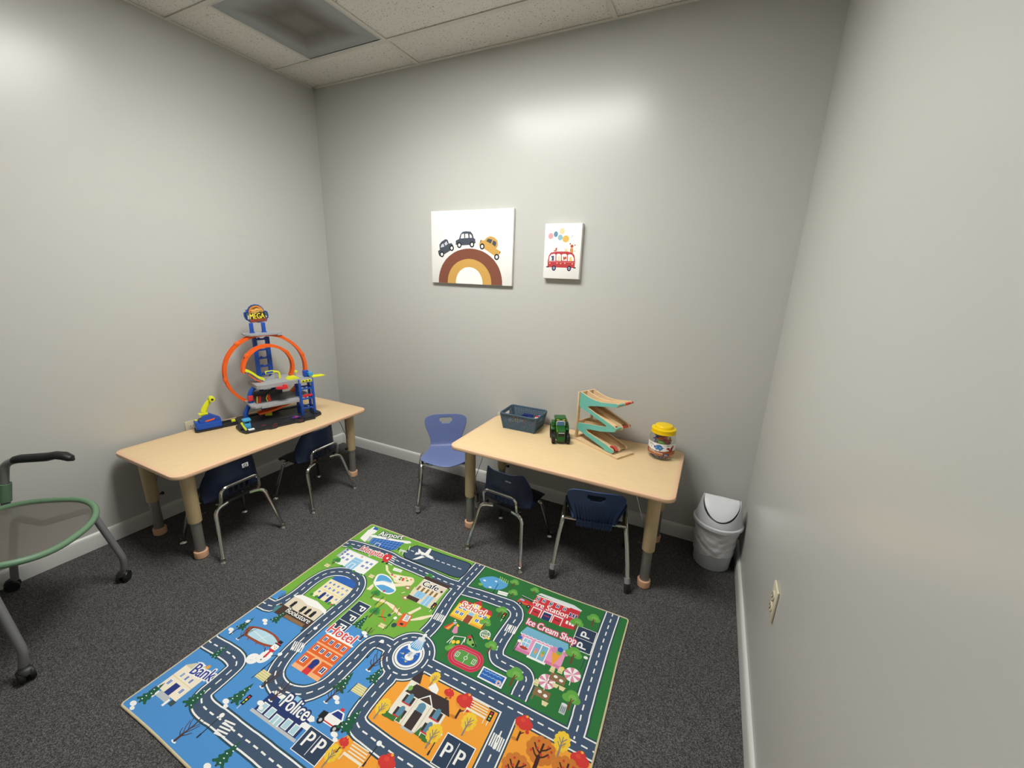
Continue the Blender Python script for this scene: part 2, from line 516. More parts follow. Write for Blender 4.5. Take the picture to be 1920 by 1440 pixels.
RUG_PRINT = [
('p','lg',[0,0,770,0,770,640,0,640]),('p','dg',[764,-8,1540,-4,1540,660,1540,600,1300,598,1100,597,868,598,790,600,764,520]),
('p','bl',[0,605,36,596,95,657,181,659,287,586,123,597,296,600,385,657,455,593,554,599,499,605,568,599,700,560,760,600,769,703,763,751,762,824,766,861,777,877,790,916,761,957,761,1210,0,1210]),
('p','og',[761,957,790,916,777,877,766,861,762,824,763,751,769,703,800,600,868,598,1100,597,1300,598,1540,600,1540,1210,761,1210]),
('l','dk',73,[0,205,20,201,38,196,59,192,88,188,130,184,181,179,232,176,274,174,301,175,318,178,336,181,361,184,398,185,443,186,489,186,531,187,569,188,605,191,639,192,670,193,696,192,718,190,738,188,760,185]),
('l','dk',73,[765,-6,762,63,758,134,755,201,754,260,758,309,764,351,770,386,774,416,774,440,773,456,771,470,769,485]),
('l','dk',73,[785,198,808,195,831,192,854,188,877,186,902,184,926,182,950,181,971,180,988,178,1003,177,1016,176,1028,176,1039,179,1049,183,1057,188,1065,194,1070,201,1075,209,1078,217,1080,225,1082,230,1082,235,1082,241,1081,252,1080,270,1078,294,1076,319,1075,340,1074,357,1074,372,1075,386,1075,397,1076,406,1078,414,1080,420,1082,425,1086,432,1090,438,1095,443,1101,447,1107,449,1114,450,1122,450,1131,451,1142,451,1155,451,1168,451,1180,452,1190,452,1200,452,1208,453,1215,455,1222,457,1228,461,1232,465,1236,470,1239,475,1240,482,1241,489,1241,497,1241,505,1241,514,1240,523,1240,530,1240,537,1241,542,1241,547,1241,553]),
('l','dk',73,[1469,-2,1468,39,1466,81,1465,121,1464,157,1463,188,1463,216,1463,242,1463,269,1463,298,1463,329,1463,359,1463,388,1463,417,1464,447,1464,475,1464,496,1465,510,1466,517,1466,522,1466,531,1466,544,1466,559,1465,576,1465,592]),
('l','dk',73,[868,598,1100,597,1300,598,1540,600]),
('l','dk',73,[0,690,22,689,44,689,62,684,73,673,81,657,86,640,90,622,93,602,94,580,93,554,91,526,90,500,92,476,96,453,102,433,111,418,122,406,134,396,148,387,164,380,180,374,196,370,212,368,228,368,245,371,263,375,279,382,293,390,305,400,315,412,323,426,330,442,335,460,337,482,338,506,338,530,337,552,336,574,335,600,334,631,333,666,333,700,333,732,334,763,336,790,339,813,344,832,350,850,357,866,365,880,375,892,387,901,400,909,414,914,430,918,447,920,465,920,484,917,504,911,522,904,537,895,549,884,560,872,569,859,577,846,583,830,587,812,589,791,590,770,591,746,592,722,593,700,593,683,592,668,592,655,594,642,596,630,601,620,608,612,618,607,628,603,640,601,652,600,665,600,677,601,688,602,700,604]),
('l','dk',73,[0,919,4,920,7,920,12,921,22,921,40,920,64,919,89,917,110,917,129,917,145,917,160,918,173,920,184,922,193,925,200,929,206,933,210,938,212,943,213,949,214,958,215,969,216,983,217,998,217,1011,218,1023,218,1035,218,1046,220,1055,222,1061,226,1066,230,1070,237,1074,246,1078,257,1081,270,1083,285,1084,302,1084,321,1084,341,1082,362,1082,383,1082,406,1082,429,1083,452,1083,474,1083,495,1083,517,1082,540,1082,560,1082,579,1082,603,1083,640,1083,685,1083,736,1084,805,1085,900,1085,1033,1085,1196,1085,1371,1085,1540,1085]),
('l','dk',73,[765,686,765,693,767,699,767,705,768,713,767,721,765,729,764,739,763,751,762,768,762,788,762,807,762,824,763,836,764,846,765,854,766,861,768,867,770,871,773,874,777,877,782,880,788,884,796,887,804,889,814,891,824,892,836,892,850,893,866,894,883,895,901,896,920,897,936,897,949,898,969,898,1000,898,1049,898,1110,899,1176,899,1240,900]),
('l','dk',73,[1235,612,1237,680,1238,780,1238,900]),('e','dk',772,598,112,112),
('l','W',62,[0,205,20,201,38,196,59,192,88,188,130,184,181,179,232,176,274,174,301,175,318,178,336,181,361,184,398,185,443,186,489,186,531,187,569,188,605,191,639,192,670,193,696,192,718,190,738,188,760,185]),
('l','W',62,[765,-6,762,63,758,134,755,201,754,260,758,309,764,351,770,386,774,416,774,440,773,456,771,470,769,485]),
('l','W',62,[785,198,808,195,831,192,854,188,877,186,902,184,926,182,950,181,971,180,988,178,1003,177,1016,176,1028,176,1039,179,1049,183,1057,188,1065,194,1070,201,1075,209,1078,217,1080,225,1082,230,1082,235,1082,241,1081,252,1080,270,1078,294,1076,319,1075,340,1074,357,1074,372,1075,386,1075,397,1076,406,1078,414,1080,420,1082,425,1086,432,1090,438,1095,443,1101,447,1107,449,1114,450,1122,450,1131,451,1142,451,1155,451,1168,451,1180,452,1190,452,1200,452,1208,453,1215,455,1222,457,1228,461,1232,465,1236,470,1239,475,1240,482,1241,489,1241,497,1241,505,1241,514,1240,523,1240,530,1240,537,1241,542,1241,547,1241,553]),
('l','W',62,[1469,-2,1468,39,1466,81,1465,121,1464,157,1463,188,1463,216,1463,242,1463,269,1463,298,1463,329,1463,359,1463,388,1463,417,1464,447,1464,475,1464,496,1465,510,1466,517,1466,522,1466,531,1466,544,1466,559,1465,576,1465,592]),
('l','W',62,[868,598,1100,597,1300,598,1540,600]),
('l','W',62,[0,690,22,689,44,689,62,684,73,673,81,657,86,640,90,622,93,602,94,580,93,554,91,526,90,500,92,476,96,453,102,433,111,418,122,406,134,396,148,387,164,380,180,374,196,370,212,368,228,368,245,371,263,375,279,382,293,390,305,400,315,412,323,426,330,442,335,460,337,482,338,506,338,530,337,552,336,574,335,600,334,631,333,666,333,700,333,732,334,763,336,790,339,813,344,832,350,850,357,866,365,880,375,892,387,901,400,909,414,914,430,918,447,920,465,920,484,917,504,911,522,904,537,895,549,884,560,872,569,859,577,846,583,830,587,812,589,791,590,770,591,746,592,722,593,700,593,683,592,668,592,655,594,642,596,630,601,620,608,612,618,607,628,603,640,601,652,600,665,600,677,601,688,602,700,604]),
('l','W',62,[0,919,4,920,7,920,12,921,22,921,40,920,64,919,89,917,110,917,129,917,145,917,160,918,173,920,184,922,193,925,200,929,206,933,210,938,212,943,213,949,214,958,215,969,216,983,217,998,217,1011,218,1023,218,1035,218,1046,220,1055,222,1061,226,1066,230,1070,237,1074,246,1078,257,1081,270,1083,285,1084,302,1084,321,1084,341,1082,362,1082,383,1082,406,1082,429,1083,452,1083,474,1083,495,1083,517,1082,540,1082,560,1082,579,1082,603,1083,640,1083,685,1083,736,1084,805,1085,900,1085,1033,1085,1196,1085,1371,1085,1540,1085]),
('l','W',62,[765,686,765,693,767,699,767,705,768,713,767,721,765,729,764,739,763,751,762,768,762,788,762,807,762,824,763,836,764,846,765,854,766,861,768,867,770,871,773,874,777,877,782,880,788,884,796,887,804,889,814,891,824,892,836,892,850,893,866,894,883,895,901,896,920,897,936,897,949,898,969,898,1000,898,1049,898,1110,899,1176,899,1240,900]),
('l','W',62,[1235,612,1237,680,1238,780,1238,900]),('e','W',772,598,107,107),
('l','rd',52,[0,205,20,201,38,196,59,192,88,188,130,184,181,179,232,176,274,174,301,175,318,178,336,181,361,184,398,185,443,186,489,186,531,187,569,188,605,191,639,192,670,193,696,192,718,190,738,188,760,185]),
('l','rd',52,[765,-6,762,63,758,134,755,201,754,260,758,309,764,351,770,386,774,416,774,440,773,456,771,470,769,485]),
('l','rd',52,[785,198,808,195,831,192,854,188,877,186,902,184,926,182,950,181,971,180,988,178,1003,177,1016,176,1028,176,1039,179,1049,183,1057,188,1065,194,1070,201,1075,209,1078,217,1080,225,1082,230,1082,235,1082,241,1081,252,1080,270,1078,294,1076,319,1075,340,1074,357,1074,372,1075,386,1075,397,1076,406,1078,414,1080,420,1082,425,1086,432,1090,438,1095,443,1101,447,1107,449,1114,450,1122,450,1131,451,1142,451,1155,451,1168,451,1180,452,1190,452,1200,452,1208,453,1215,455,1222,457,1228,461,1232,465,1236,470,1239,475,1240,482,1241,489,1241,497,1241,505,1241,514,1240,523,1240,530,1240,537,1241,542,1241,547,1241,553]),
('l','rd',52,[1469,-2,1468,39,1466,81,1465,121,1464,157,1463,188,1463,216,1463,242,1463,269,1463,298,1463,329,1463,359,1463,388,1463,417,1464,447,1464,475,1464,496,1465,510,1466,517,1466,522,1466,531,1466,544,1466,559,1465,576,1465,592]),
('l','rd',52,[868,598,1100,597,1300,598,1540,600]),
('l','rd',52,[0,690,22,689,44,689,62,684,73,673,81,657,86,640,90,622,93,602,94,580,93,554,91,526,90,500,92,476,96,453,102,433,111,418,122,406,134,396,148,387,164,380,180,374,196,370,212,368,228,368,245,371,263,375,279,382,293,390,305,400,315,412,323,426,330,442,335,460,337,482,338,506,338,530,337,552,336,574,335,600,334,631,333,666,333,700,333,732,334,763,336,790,339,813,344,832,350,850,357,866,365,880,375,892,387,901,400,909,414,914,430,918,447,920,465,920,484,917,504,911,522,904,537,895,549,884,560,872,569,859,577,846,583,830,587,812,589,791,590,770,591,746,592,722,593,700,593,683,592,668,592,655,594,642,596,630,601,620,608,612,618,607,628,603,640,601,652,600,665,600,677,601,688,602,700,604]),
('l','rd',52,[0,919,4,920,7,920,12,921,22,921,40,920,64,919,89,917,110,917,129,917,145,917,160,918,173,920,184,922,193,925,200,929,206,933,210,938,212,943,213,949,214,958,215,969,216,983,217,998,217,1011,218,1023,218,1035,218,1046,220,1055,222,1061,226,1066,230,1070,237,1074,246,1078,257,1081,270,1083,285,1084,302,1084,321,1084,341,1082,362,1082,383,1082,406,1082,429,1083,452,1083,474,1083,495,1083,517,1082,540,1082,560,1082,579,1082,603,1083,640,1083,685,1083,736,1084,805,1085,900,1085,1033,1085,1196,1085,1371,1085,1540,1085]),
('l','rd',52,[765,686,765,693,767,699,767,705,768,713,767,721,765,729,764,739,763,751,762,768,762,788,762,807,762,824,763,836,764,846,765,854,766,861,768,867,770,871,773,874,777,877,782,880,788,884,796,887,804,889,814,891,824,892,836,892,850,893,866,894,883,895,901,896,920,897,936,897,949,898,969,898,1000,898,1049,898,1110,899,1176,899,1240,900]),
('l','rd',52,[1235,612,1237,680,1238,780,1238,900]),('e','rd',772,598,102,102),
('d','W',5,22,17,[0,205,20,201,38,196,59,192,88,188,130,184,181,179,232,176,274,174,301,175,318,178,336,181,361,184,398,185,443,186,489,186,531,187,569,188,605,191,639,192,670,193,696,192,718,190,738,188,760,185]),
('d','W',5,22,17,[765,-6,762,63,758,134,755,201,754,260,758,309,764,351,770,386,774,416,774,440,773,456,771,470,769,485]),
('d','W',5,22,17,[808,195,831,192,854,188,877,186,902,184,926,182,950,181,971,180,988,178,1003,177,1016,176,1028,176,1039,179,1049,183,1057,188,1065,194,1070,201,1075,209,1078,217,1080,225,1082,230,1082,235,1082,241,1081,252,1080,270,1078,294,1076,319,1075,340,1074,357,1074,372,1075,386,1075,397,1076,406,1078,414,1080,420,1082,425,1086,432,1090,438,1095,443,1101,447,1107,449,1114,450,1122,450,1131,451,1142,451,1155,451,1168,451,1180,452,1190,452,1200,452,1208,453,1215,455,1222,457,1228,461,1232,465,1236,470,1239,475,1240,482,1241,489,1241,497,1241,505,1241,514,1240,523,1240,530,1240,537,1241,542,1241,547]),
('d','W',5,22,17,[1469,-2,1468,39,1466,81,1465,121,1464,157,1463,188,1463,216,1463,242,1463,269,1463,298,1463,329,1463,359,1463,388,1463,417,1464,447,1464,475,1464,496,1465,510,1466,517,1466,522,1466,531,1466,544,1466,559,1465,576,1465,592]),
('d','W',5,22,17,[868,598,1100,597,1300,598,1540,600]),
('d','W',5,22,17,[0,690,22,689,44,689,62,684,73,673,81,657,86,640,90,622,93,602,94,580,93,554,91,526,90,500,92,476,96,453,102,433,111,418,122,406,134,396,148,387,164,380,180,374,196,370,212,368,228,368,245,371,263,375,279,382,293,390,305,400,315,412,323,426,330,442,335,460,337,482,338,506,338,530,337,552,336,574,335,600,334,631,333,666,333,700,333,732,334,763,336,790,339,813,344,832,350,850,357,866,365,880,375,892,387,901,400,909,414,914,430,918,447,920,465,920,484,917,504,911,522,904,537,895,549,884,560,872,569,859,577,846,583,830,587,812,589,791,590,770,591,746,592,722,593,700,593,683,592,668,592,655,594,642,596,630,601,620,608,612,618,607,628,603,640,601,652,600,665,600,677,601,688,602,700,604]),
('d','W',5,22,17,[0,919,4,920,7,920,12,921,22,921,40,920,64,919,89,917,110,917,129,917,145,917,160,918,173,920,184,922,193,925,200,929,206,933,210,938,212,943,213,949,214,958,215,969,216,983,217,998,217,1011,218,1023,218,1035,218,1046,220,1055,222,1061,226,1066,230,1070,237,1074,246,1078,257,1081,270,1083,285,1084,302,1084,321,1084,341,1082,362,1082,383,1082,406,1082,429,1083,452,1083,474,1083,495,1083,517,1082,540,1082,560,1082,579,1082,603,1083,640,1083,685,1083,736,1084,805,1085,900,1085,1033,1085,1196,1085,1371,1085,1540,1085]),
('d','W',5,22,17,[765,693,767,699,767,705,768,713,767,721,765,729,764,739,763,751,762,768,762,788,762,807,762,824,763,836,764,846,765,854,766,861,768,867,770,871,773,874,777,877,782,880,788,884,796,887,804,889,814,891,824,892,836,892,850,893,866,894,883,895,901,896,920,897,936,897,949,898,969,898,1000,898,1049,898,1110,899,1176,899]),
('d','W',5,22,17,[1237,680,1238,780]),
('d','W',5,22,17,[856,598,855,609,853,620,850,630,845,640,839,649,831,657,823,665,814,671,804,676,794,679,783,681,772,682,761,681,750,679,740,676,730,671,721,665,713,657,705,649,699,640,694,630,691,620,689,609,688,598,689,587,691,576,694,566,699,556,705,547,713,539,721,531,730,525,740,520,750,517,761,515,772,514,783,515,794,517,804,520,814,525,823,531,831,539,839,547,845,556,850,566,853,576,855,587,856,598]),
('e','dk',772,598,66,66),('e','W',772,598,64,64),('e','rd',772,598,58,58),('e','W',772,598,55,55),('e','bw',772,598,46,46),
('l','sk',2,[735,606,739,603,743,606,747,603,751,606]),('l','sk',2,[744,578,748,575,752,578,756,575,760,578]),('l','sk',2,[753,620,757,617,761,620,765,617,769,620]),
('l','sk',2,[762,590,766,587,770,590,774,587,778,590]),('l','sk',2,[771,624,775,621,779,624,783,621,787,624]),('l','sk',2,[780,603,784,600,788,603,792,600,796,603]),
('l','sk',2,[789,583,793,580,797,583,801,580,805,583]),('e','W',780,604,19,15),('l','gy2',24,[780,604,782,570]),('l','gy',10,[774,604,776,574]),('e','W',775,557,34,24),
('p','sk2',[745,555,758,517,792,517,805,555,789,569,761,569]),('l','W',3,[752,561,763,519]),('l','W',3,[762,561,768,519]),('l','W',3,[771,561,773,519]),
('l','W',3,[780,561,778,519]),('l','W',3,[789,561,783,519]),('l','W',3,[798,561,787,519]),('e','gy2',775,515,19,9),('l','gy2',13,[775,513,775,491]),('e','W',775,491,8,7),
('e','ye',748,602,4,3),('e','ye',780,626,4,3),('e','ye',796,608,4,3),('l','W',5,[322,221,357,223]),('l','W',5,[318,207,352,210]),('l','W',5,[313,194,347,196]),
('l','W',5,[309,180,343,183]),('l','W',5,[304,167,338,169]),('l','W',5,[754,406,751,370]),('l','W',5,[762,406,759,369]),('l','W',5,[771,406,768,369]),
('l','W',5,[779,405,776,369]),('l','W',5,[788,405,784,368]),('l','W',5,[796,405,793,368]),('l','W',5,[1066,316,1065,276]),('l','W',5,[1074,315,1074,275]),
('l','W',5,[1083,315,1082,274]),('l','W',5,[1092,314,1091,274]),('l','W',5,[1101,313,1100,273]),('l','W',5,[1109,312,1109,272]),('l','W',5,[1219,738,1218,695]),
('l','W',5,[1227,738,1226,696]),('l','W',5,[1235,739,1233,696]),('l','W',5,[1242,739,1241,697]),('l','W',5,[1250,740,1248,697]),('l','W',5,[1257,740,1256,698]),
('l','W',5,[335,797,316,760]),('l','W',5,[344,795,325,758]),('l','W',5,[353,793,334,756]),('l','W',5,[362,791,343,754]),('l','W',5,[371,789,352,752]),
('l','W',5,[380,787,361,750]),('l','W',5,[387,1116,433,1109]),('l','W',5,[385,1106,431,1099]),('l','W',5,[382,1096,429,1089]),('l','W',5,[380,1086,427,1080]),
('l','W',5,[378,1077,424,1070]),
('l','dk2',12,[366,40,359,65,353,90,351,111,355,125,363,135,377,142,396,144,422,144,454,143,497,143,548,142,594,142,632,142,665,143,692,141,708,137,718,131,724,120,727,101,727,77,725,57,724,43,720,33,706,26,674,25,631,27,588,29,546,30,504,31,465,33,430,35,398,37,366,40]),
('p','rd',[366,40,359,65,353,90,351,111,355,125,363,135,377,142,396,144,422,144,454,143,497,143,548,142,594,142,632,142,665,143,692,141,708,137,718,131,724,120,727,101,727,77,725,57,724,43,720,33,706,26,674,25,631,27,588,29,546,30,504,31,465,33,430,35,398,37,366,40]),
('d','W',5,20,14,[368,84,434,85,534,84,704,80]),('l','W',17,[410,71,502,79,510,82]),('p','W',[450,72,448,19,464,24,477,71]),('p','W',[446,92,420,140,442,128,471,92]),
('p','W',[408,72,395,52,412,57,429,70]),('p','W',[404,92,420,79,432,86,409,103]),('l','dk2',2,[445,83,476,82]),('l','W',4,[338,55,357,90]),('l','W',4,[309,116,360,106]),
('l','W',5,[310,106,350,101]),('l','W',3,[318,111,325,134]),('l','W',3,[334,107,350,134]),('l','dk2',7,[297,95,304,118]),
('p','W',[42,136,26,53,51,40,83,43,77,82,91,148]),('p','gy',[89,135,75,88,101,85,109,134]),('p','W',[30,61,32,13,77,25,85,68]),('p','bw',[46,42,40,13,70,17,79,35]),
('l','W',5,[47,40,79,37]),('p','W',[68,92,91,75,151,62,236,47,312,23,331,32,312,48,251,65,184,75,97,96]),('p','bw',[105,97,292,49,288,122,263,140,115,143]),
('l','sk',1.5,[112,96,120,142]),('l','sk',1.5,[133,91,141,141]),('l','sk',1.5,[153,86,162,139]),('l','sk',1.5,[174,81,183,137]),('l','sk',1.5,[195,76,203,135]),
('l','sk',1.5,[215,71,224,134]),('l','sk',1.5,[236,65,244,132]),('l','sk',1.5,[256,60,264,131]),('l','sk',1.5,[276,55,284,129]),('l','sk',1.5,[108,108,292,64]),
('l','sk',1.5,[109,122,287,87]),('l','sk',1.5,[110,134,282,110]),('l','W',3,[159,150,154,122,183,120,188,144]),('t','Airport','W','dk3',4.5,[113,68,260,31],42),
('p','gy',[43,305,42,235,79,234,80,307]),('p','bw',[54,247,55,238,70,239,70,249]),('p','bw',[55,266,55,257,70,258,71,268]),('p','bw',[56,285,56,276,71,277,72,287]),
('p','W',[67,236,277,236,277,347,67,347]),('p','gy2',[67,236,277,236,277,242,67,242]),('p','W',[78,260,97,260,97,279,78,279]),('p','bw',[80,262,87,262,87,276,80,276]),
('p','bw',[89,262,95,262,95,276,89,276]),('p','W',[78,291,97,291,97,310,78,310]),('p','bw',[80,293,87,293,87,308,80,308]),('p','bw',[89,293,95,293,95,308,89,308]),
('p','W',[108,260,127,260,127,279,108,279]),('p','bw',[110,262,116,262,116,276,110,276]),('p','bw',[118,262,124,262,124,276,118,276]),
('p','W',[108,291,127,291,127,310,108,310]),('p','bw',[110,293,116,293,116,308,110,308]),('p','bw',[118,293,124,293,124,308,118,308]),
('p','W',[217,260,236,260,236,279,217,279]),('p','bw',[219,262,226,262,226,276,219,276]),('p','bw',[228,262,234,262,234,276,228,276]),
('p','W',[217,291,236,291,236,310,217,310]),('p','bw',[219,293,226,293,226,308,219,308]),('p','bw',[228,293,234,293,234,308,228,308]),
('p','W',[247,260,266,260,266,279,247,279]),('p','bw',[249,262,255,262,255,276,249,276]),('p','bw',[257,262,263,262,263,276,257,276]),
('p','W',[247,291,266,291,266,310,247,310]),('p','bw',[249,293,255,293,255,308,249,308]),('p','bw',[257,293,263,293,263,308,257,308]),
('p','sk',[142,267,201,267,201,347,142,347]),('p','W',[157,305,187,305,187,347,157,347]),('p','sk',[161,309,182,309,182,347,161,347]),
('p','W',[142,283,201,283,201,285,142,285]),('e','re',172,249,3,3),('l','re',2.5,[163,249,180,249]),('l','re',2.5,[172,241,172,258]),('e','dg2',71,350,10,7),
('e','dg2',130,350,10,7),('e','dg2',214,350,10,7),('e','dg2',267,350,10,7),('t','Hospital','re','W',3,[115,214,274,206],40),
('p','re',[278,211,270,181,284,163,311,168,318,190,316,220,298,226]),('p','W',[290,196,294,185,304,189,302,202]),('e','dk2',296,227,7,7),('e','dk2',323,225,7,7),
('p','cr',[324,236,340,236,366,262,400,275,389,281,355,268]),('p','cr',[451,323,524,277,520,249,535,264,537,292,474,335]),
('p','cr',[363,411,362,384,365,368,380,381,384,407]),('p','cr',[424,436,481,423,547,426,592,446,618,451,606,463,562,450,511,436,439,445]),
('p','cr',[630,433,660,377,671,384,648,435]),('p','cr',[665,456,699,420,738,388,741,399,711,435,673,460]),
('p','W',[360,363,351,346,343,329,339,315,343,305,352,298,364,294,378,293,394,294,412,299,432,309,454,321,472,333,483,341,491,348,494,356,494,366,490,377,483,386,471,390,456,391,441,391,425,389,409,385,395,380,382,375,371,369,360,363]),
('p','sk2',[366,353,359,339,352,324,350,313,355,306,364,302,375,300,389,300,405,303,418,307,430,311,438,316,440,321,430,324,412,326,396,329,385,336,375,344,366,353]),
('p','sk2',[384,372,394,364,403,357,416,351,436,350,458,350,476,352,485,354,490,357,490,361,488,368,481,375,473,381,462,384,449,385,434,384,418,381,401,376,384,372]),
('l','W',9,[364,361,392,339,453,332]),('l','sk',3,[364,354,392,332,444,326]),('e','re',446,381,5,8),
('p','cr',[394,286,396,281,399,277,406,272,421,267,442,262,461,258,480,253,498,248,512,246,522,251,529,258,531,266,528,273,521,280,510,288,493,298,472,308,454,313,444,311,437,304,429,298,418,294,406,290,394,286]),
('e','re',406,279,7,5),('e','or',426,281,7,5),('e','W',441,276,7,5),('e','dg2',460,274,7,5),('e','re',474,274,7,5),('e','or',485,264,7,5),('e','W',499,260,7,5),
('e','dg2',500,275,7,5),('e','re',477,283,7,5),('e','or',512,261,7,5),('e','W',445,289,7,5),('e','dg2',461,286,7,5),('p','W',[377,232,430,228,435,245,385,252]),
('l','lg',2,[382,242,432,237]),('s','g1',75,364,54),('s','g1',577,231,50),('s','g1',421,445,56),('s','g1',495,532,60),('s','g1',54,247,40),('e','br2',533,312,20,14),
('e','W',533,312,8,5),('e','br2',564,367,20,14),('e','W',564,367,8,5),('l','cr',4,[561,290,566,325]),('l','cr',4,[528,352,540,339]),
('p','cr2',[45,371,79,371,79,391,45,391]),('l','dk2',2,[42,397,48,373]),('l','dk2',2,[82,397,76,373]),('l','gn2',1.5,[45,381,79,381]),
('p','cr2',[304,324,338,324,338,344,304,344]),('l','dk2',2,[301,350,307,326]),('l','dk2',2,[341,350,335,326]),('l','gn2',1.5,[304,334,338,334]),
('p','cr2',[561,528,595,528,595,548,561,548]),('l','dk2',2,[558,554,564,530]),('l','dk2',2,[598,554,592,530]),('l','gn2',1.5,[561,538,595,538]),
('l','dk2',3,[469,409,467,468]),('l','dk2',3,[497,421,494,497]),('l','ye',2,[482,476,476,448]),('l','ye',2,[486,467,477,436]),('l','ye',2,[490,457,479,423]),
('l','ye',2,[494,448,480,411]),('l','or2',6,[524,466,539,498,574,514]),('l','dk2',3,[528,509,565,496]),('l','re',3,[555,422,569,464]),('l','re',3,[582,421,595,463]),
('l','cr',4,[569,482,581,427]),('e','dk3',567,480,8,8),('p','or2',[623,500,615,441,662,434,674,499,636,510]),('p','W',[636,476,631,441,657,440,662,472]),
('p','gy',[640,471,639,462,657,460,659,469]),('p','gy',[639,461,637,451,654,451,656,460]),('p','gy',[637,450,636,440,651,442,653,452]),
('p','dk2',[638,497,639,489,654,487,655,498]),('e','dk3',622,512,12,12),('l','dk2',3,[600,484,603,544]),('e','W',601,480,8,8),
('p','wl',[566,214,708,214,708,366,566,366]),('p','br3',[561,206,714,206,714,226,561,226]),('p','W',[569,226,705,226,705,230,569,230]),
('p','br',[575,273,587,273,587,302,575,302]),('p','cr',[587,273,600,273,600,302,587,302]),('p','br',[600,273,612,273,612,302,600,302]),
('p','cr',[612,273,625,273,625,302,612,302]),('p','br',[625,273,637,273,637,302,625,302]),('p','cr',[637,273,650,273,650,302,637,302]),
('p','br',[650,273,662,273,662,302,650,302]),('p','cr',[662,273,675,273,675,302,662,302]),('p','br',[675,273,687,273,687,302,675,302]),
('p','cr',[687,273,700,273,700,302,687,302]),('p','br3',[566,343,630,343,630,366,566,366]),('p','sk',[589,302,637,302,637,340,589,340]),
('p','sk',[649,305,685,305,685,366,649,366]),('p','W',[666,305,668,305,668,366,666,366]),('p','dk2',[609,308,610,308,610,334,609,334]),
('p','dk2',[702,326,717,326,717,358,702,358]),('e','br3',694,258,7,7),('t','Cafe','bk','W',3,[580,266,671,266],34),
('p','bw',[158,442,167,412,202,398,261,398,296,412,305,442]),('p','cw',[158,440,305,440,305,558,158,558]),('p','cr2',[158,444,305,444,305,447,158,447]),
('p','cr2',[158,506,305,506,305,510,158,510]),('p','W',[169,453,182,453,182,470,169,470]),('p','bw',[171,455,175,455,175,468,171,468]),
('p','bw',[176,455,181,455,181,468,176,468]),('p','W',[169,481,182,481,182,498,169,498]),('p','bw',[171,483,175,483,175,496,171,496]),
('p','bw',[176,483,181,483,181,496,176,496]),('p','W',[169,517,182,517,182,533,169,533]),('p','bw',[171,519,175,519,175,531,171,531]),
('p','bw',[176,519,181,519,181,531,176,531]),('p','W',[197,453,210,453,210,470,197,470]),('p','bw',[198,455,203,455,203,468,198,468]),
('p','bw',[204,455,208,455,208,468,204,468]),('p','W',[197,481,210,481,210,498,197,498]),('p','bw',[198,483,203,483,203,496,198,496]),
('p','bw',[204,483,208,483,208,496,204,496]),('p','W',[225,453,238,453,238,470,225,470]),('p','bw',[226,455,231,455,231,468,226,468]),
('p','bw',[232,455,236,455,236,468,232,468]),('p','W',[225,481,238,481,238,498,225,498]),('p','bw',[226,483,231,483,231,496,226,496]),
('p','bw',[232,483,236,483,236,496,232,496]),('p','W',[225,517,238,517,238,533,225,533]),('p','bw',[226,519,231,519,231,531,226,531]),
('p','bw',[232,519,236,519,236,531,232,531]),('p','W',[253,453,266,453,266,470,253,470]),('p','bw',[254,455,258,455,258,468,254,468]),
('p','bw',[260,455,264,455,264,468,260,468]),('p','W',[253,481,266,481,266,498,253,498]),('p','bw',[254,483,258,483,258,496,254,496]),
('p','bw',[260,483,264,483,264,496,260,496]),('p','W',[281,453,294,453,294,470,281,470]),('p','bw',[282,455,286,455,286,468,282,468]),
('p','bw',[288,455,292,455,292,468,288,468]),('p','W',[281,481,294,481,294,498,281,498]),('p','bw',[282,483,286,483,286,496,282,496]),
('p','bw',[288,483,292,483,292,496,288,496]),('p','W',[281,517,294,517,294,533,281,533]),('p','bw',[282,519,286,519,286,531,282,531]),
('p','bw',[288,519,292,519,292,531,288,531]),('p','bw2',[199,523,217,523,217,558,199,558]),('e','bw2',208,523,8,8),('p','bw2',[246,523,264,523,264,558,246,558]),
('e','bw2',255,523,8,8),('e','dg2',158,554,9,8),('e','dg2',190,554,9,8),('e','dg2',275,554,9,8),('e','dg2',302,554,9,8),('e','re',290,556,5,5),
('p','wl',[101,598,297,598,297,658,101,658]),('p','W',[90,600,121,577,219,572,297,589,313,610,268,600,199,607,140,598]),('p','br3',[78,656,301,656,301,702,101,705]),
('p','tl',[74,673,101,662,101,705,86,702]),('p','bk',[128,619,145,619,145,650,128,650]),('e','bk',137,619,5,5),('p','bk',[190,619,208,619,208,650,190,650]),
('e','bk',199,619,5,5),('p','bk',[222,619,239,619,239,650,222,650]),('e','bk',231,619,5,5),('p','bk',[253,619,271,619,271,650,253,650]),('e','bk',262,619,5,5),
('p','br',[160,686,278,686,278,702,160,702]),('t','Bookstore','W','bk',3,[140,679,287,679],25),('e','dk3',294,707,6,12),('p','W',[385,479,460,479,460,646,385,646]),
('p','nv',[387,482,457,482,457,642,387,642]),('p','W',[387,538,457,538,457,541,387,541]),('p','W',[387,594,457,594,457,597,387,597]),
('t','P','W','W',1.2,[412,498,412,525],36),('t','P','W','W',1.2,[412,556,412,583],36),('t','P','W','W',1.2,[412,610,412,637],36),
('p','or2',[397,672,542,672,542,841,397,841]),('p','W',[397,672,412,665,528,665,549,672,542,677,397,677]),('p','pe',[397,718,542,718,542,725,397,725]),
('p','pe',[397,767,542,767,542,774,397,774]),('p','pe',[397,824,542,824,542,841,397,841]),('p','W',[409,686,426,686,426,708,409,708]),
('p','bw2',[411,689,416,689,416,706,411,706]),('p','bw2',[418,689,424,689,424,706,418,706]),('p','W',[443,686,461,686,461,708,443,708]),
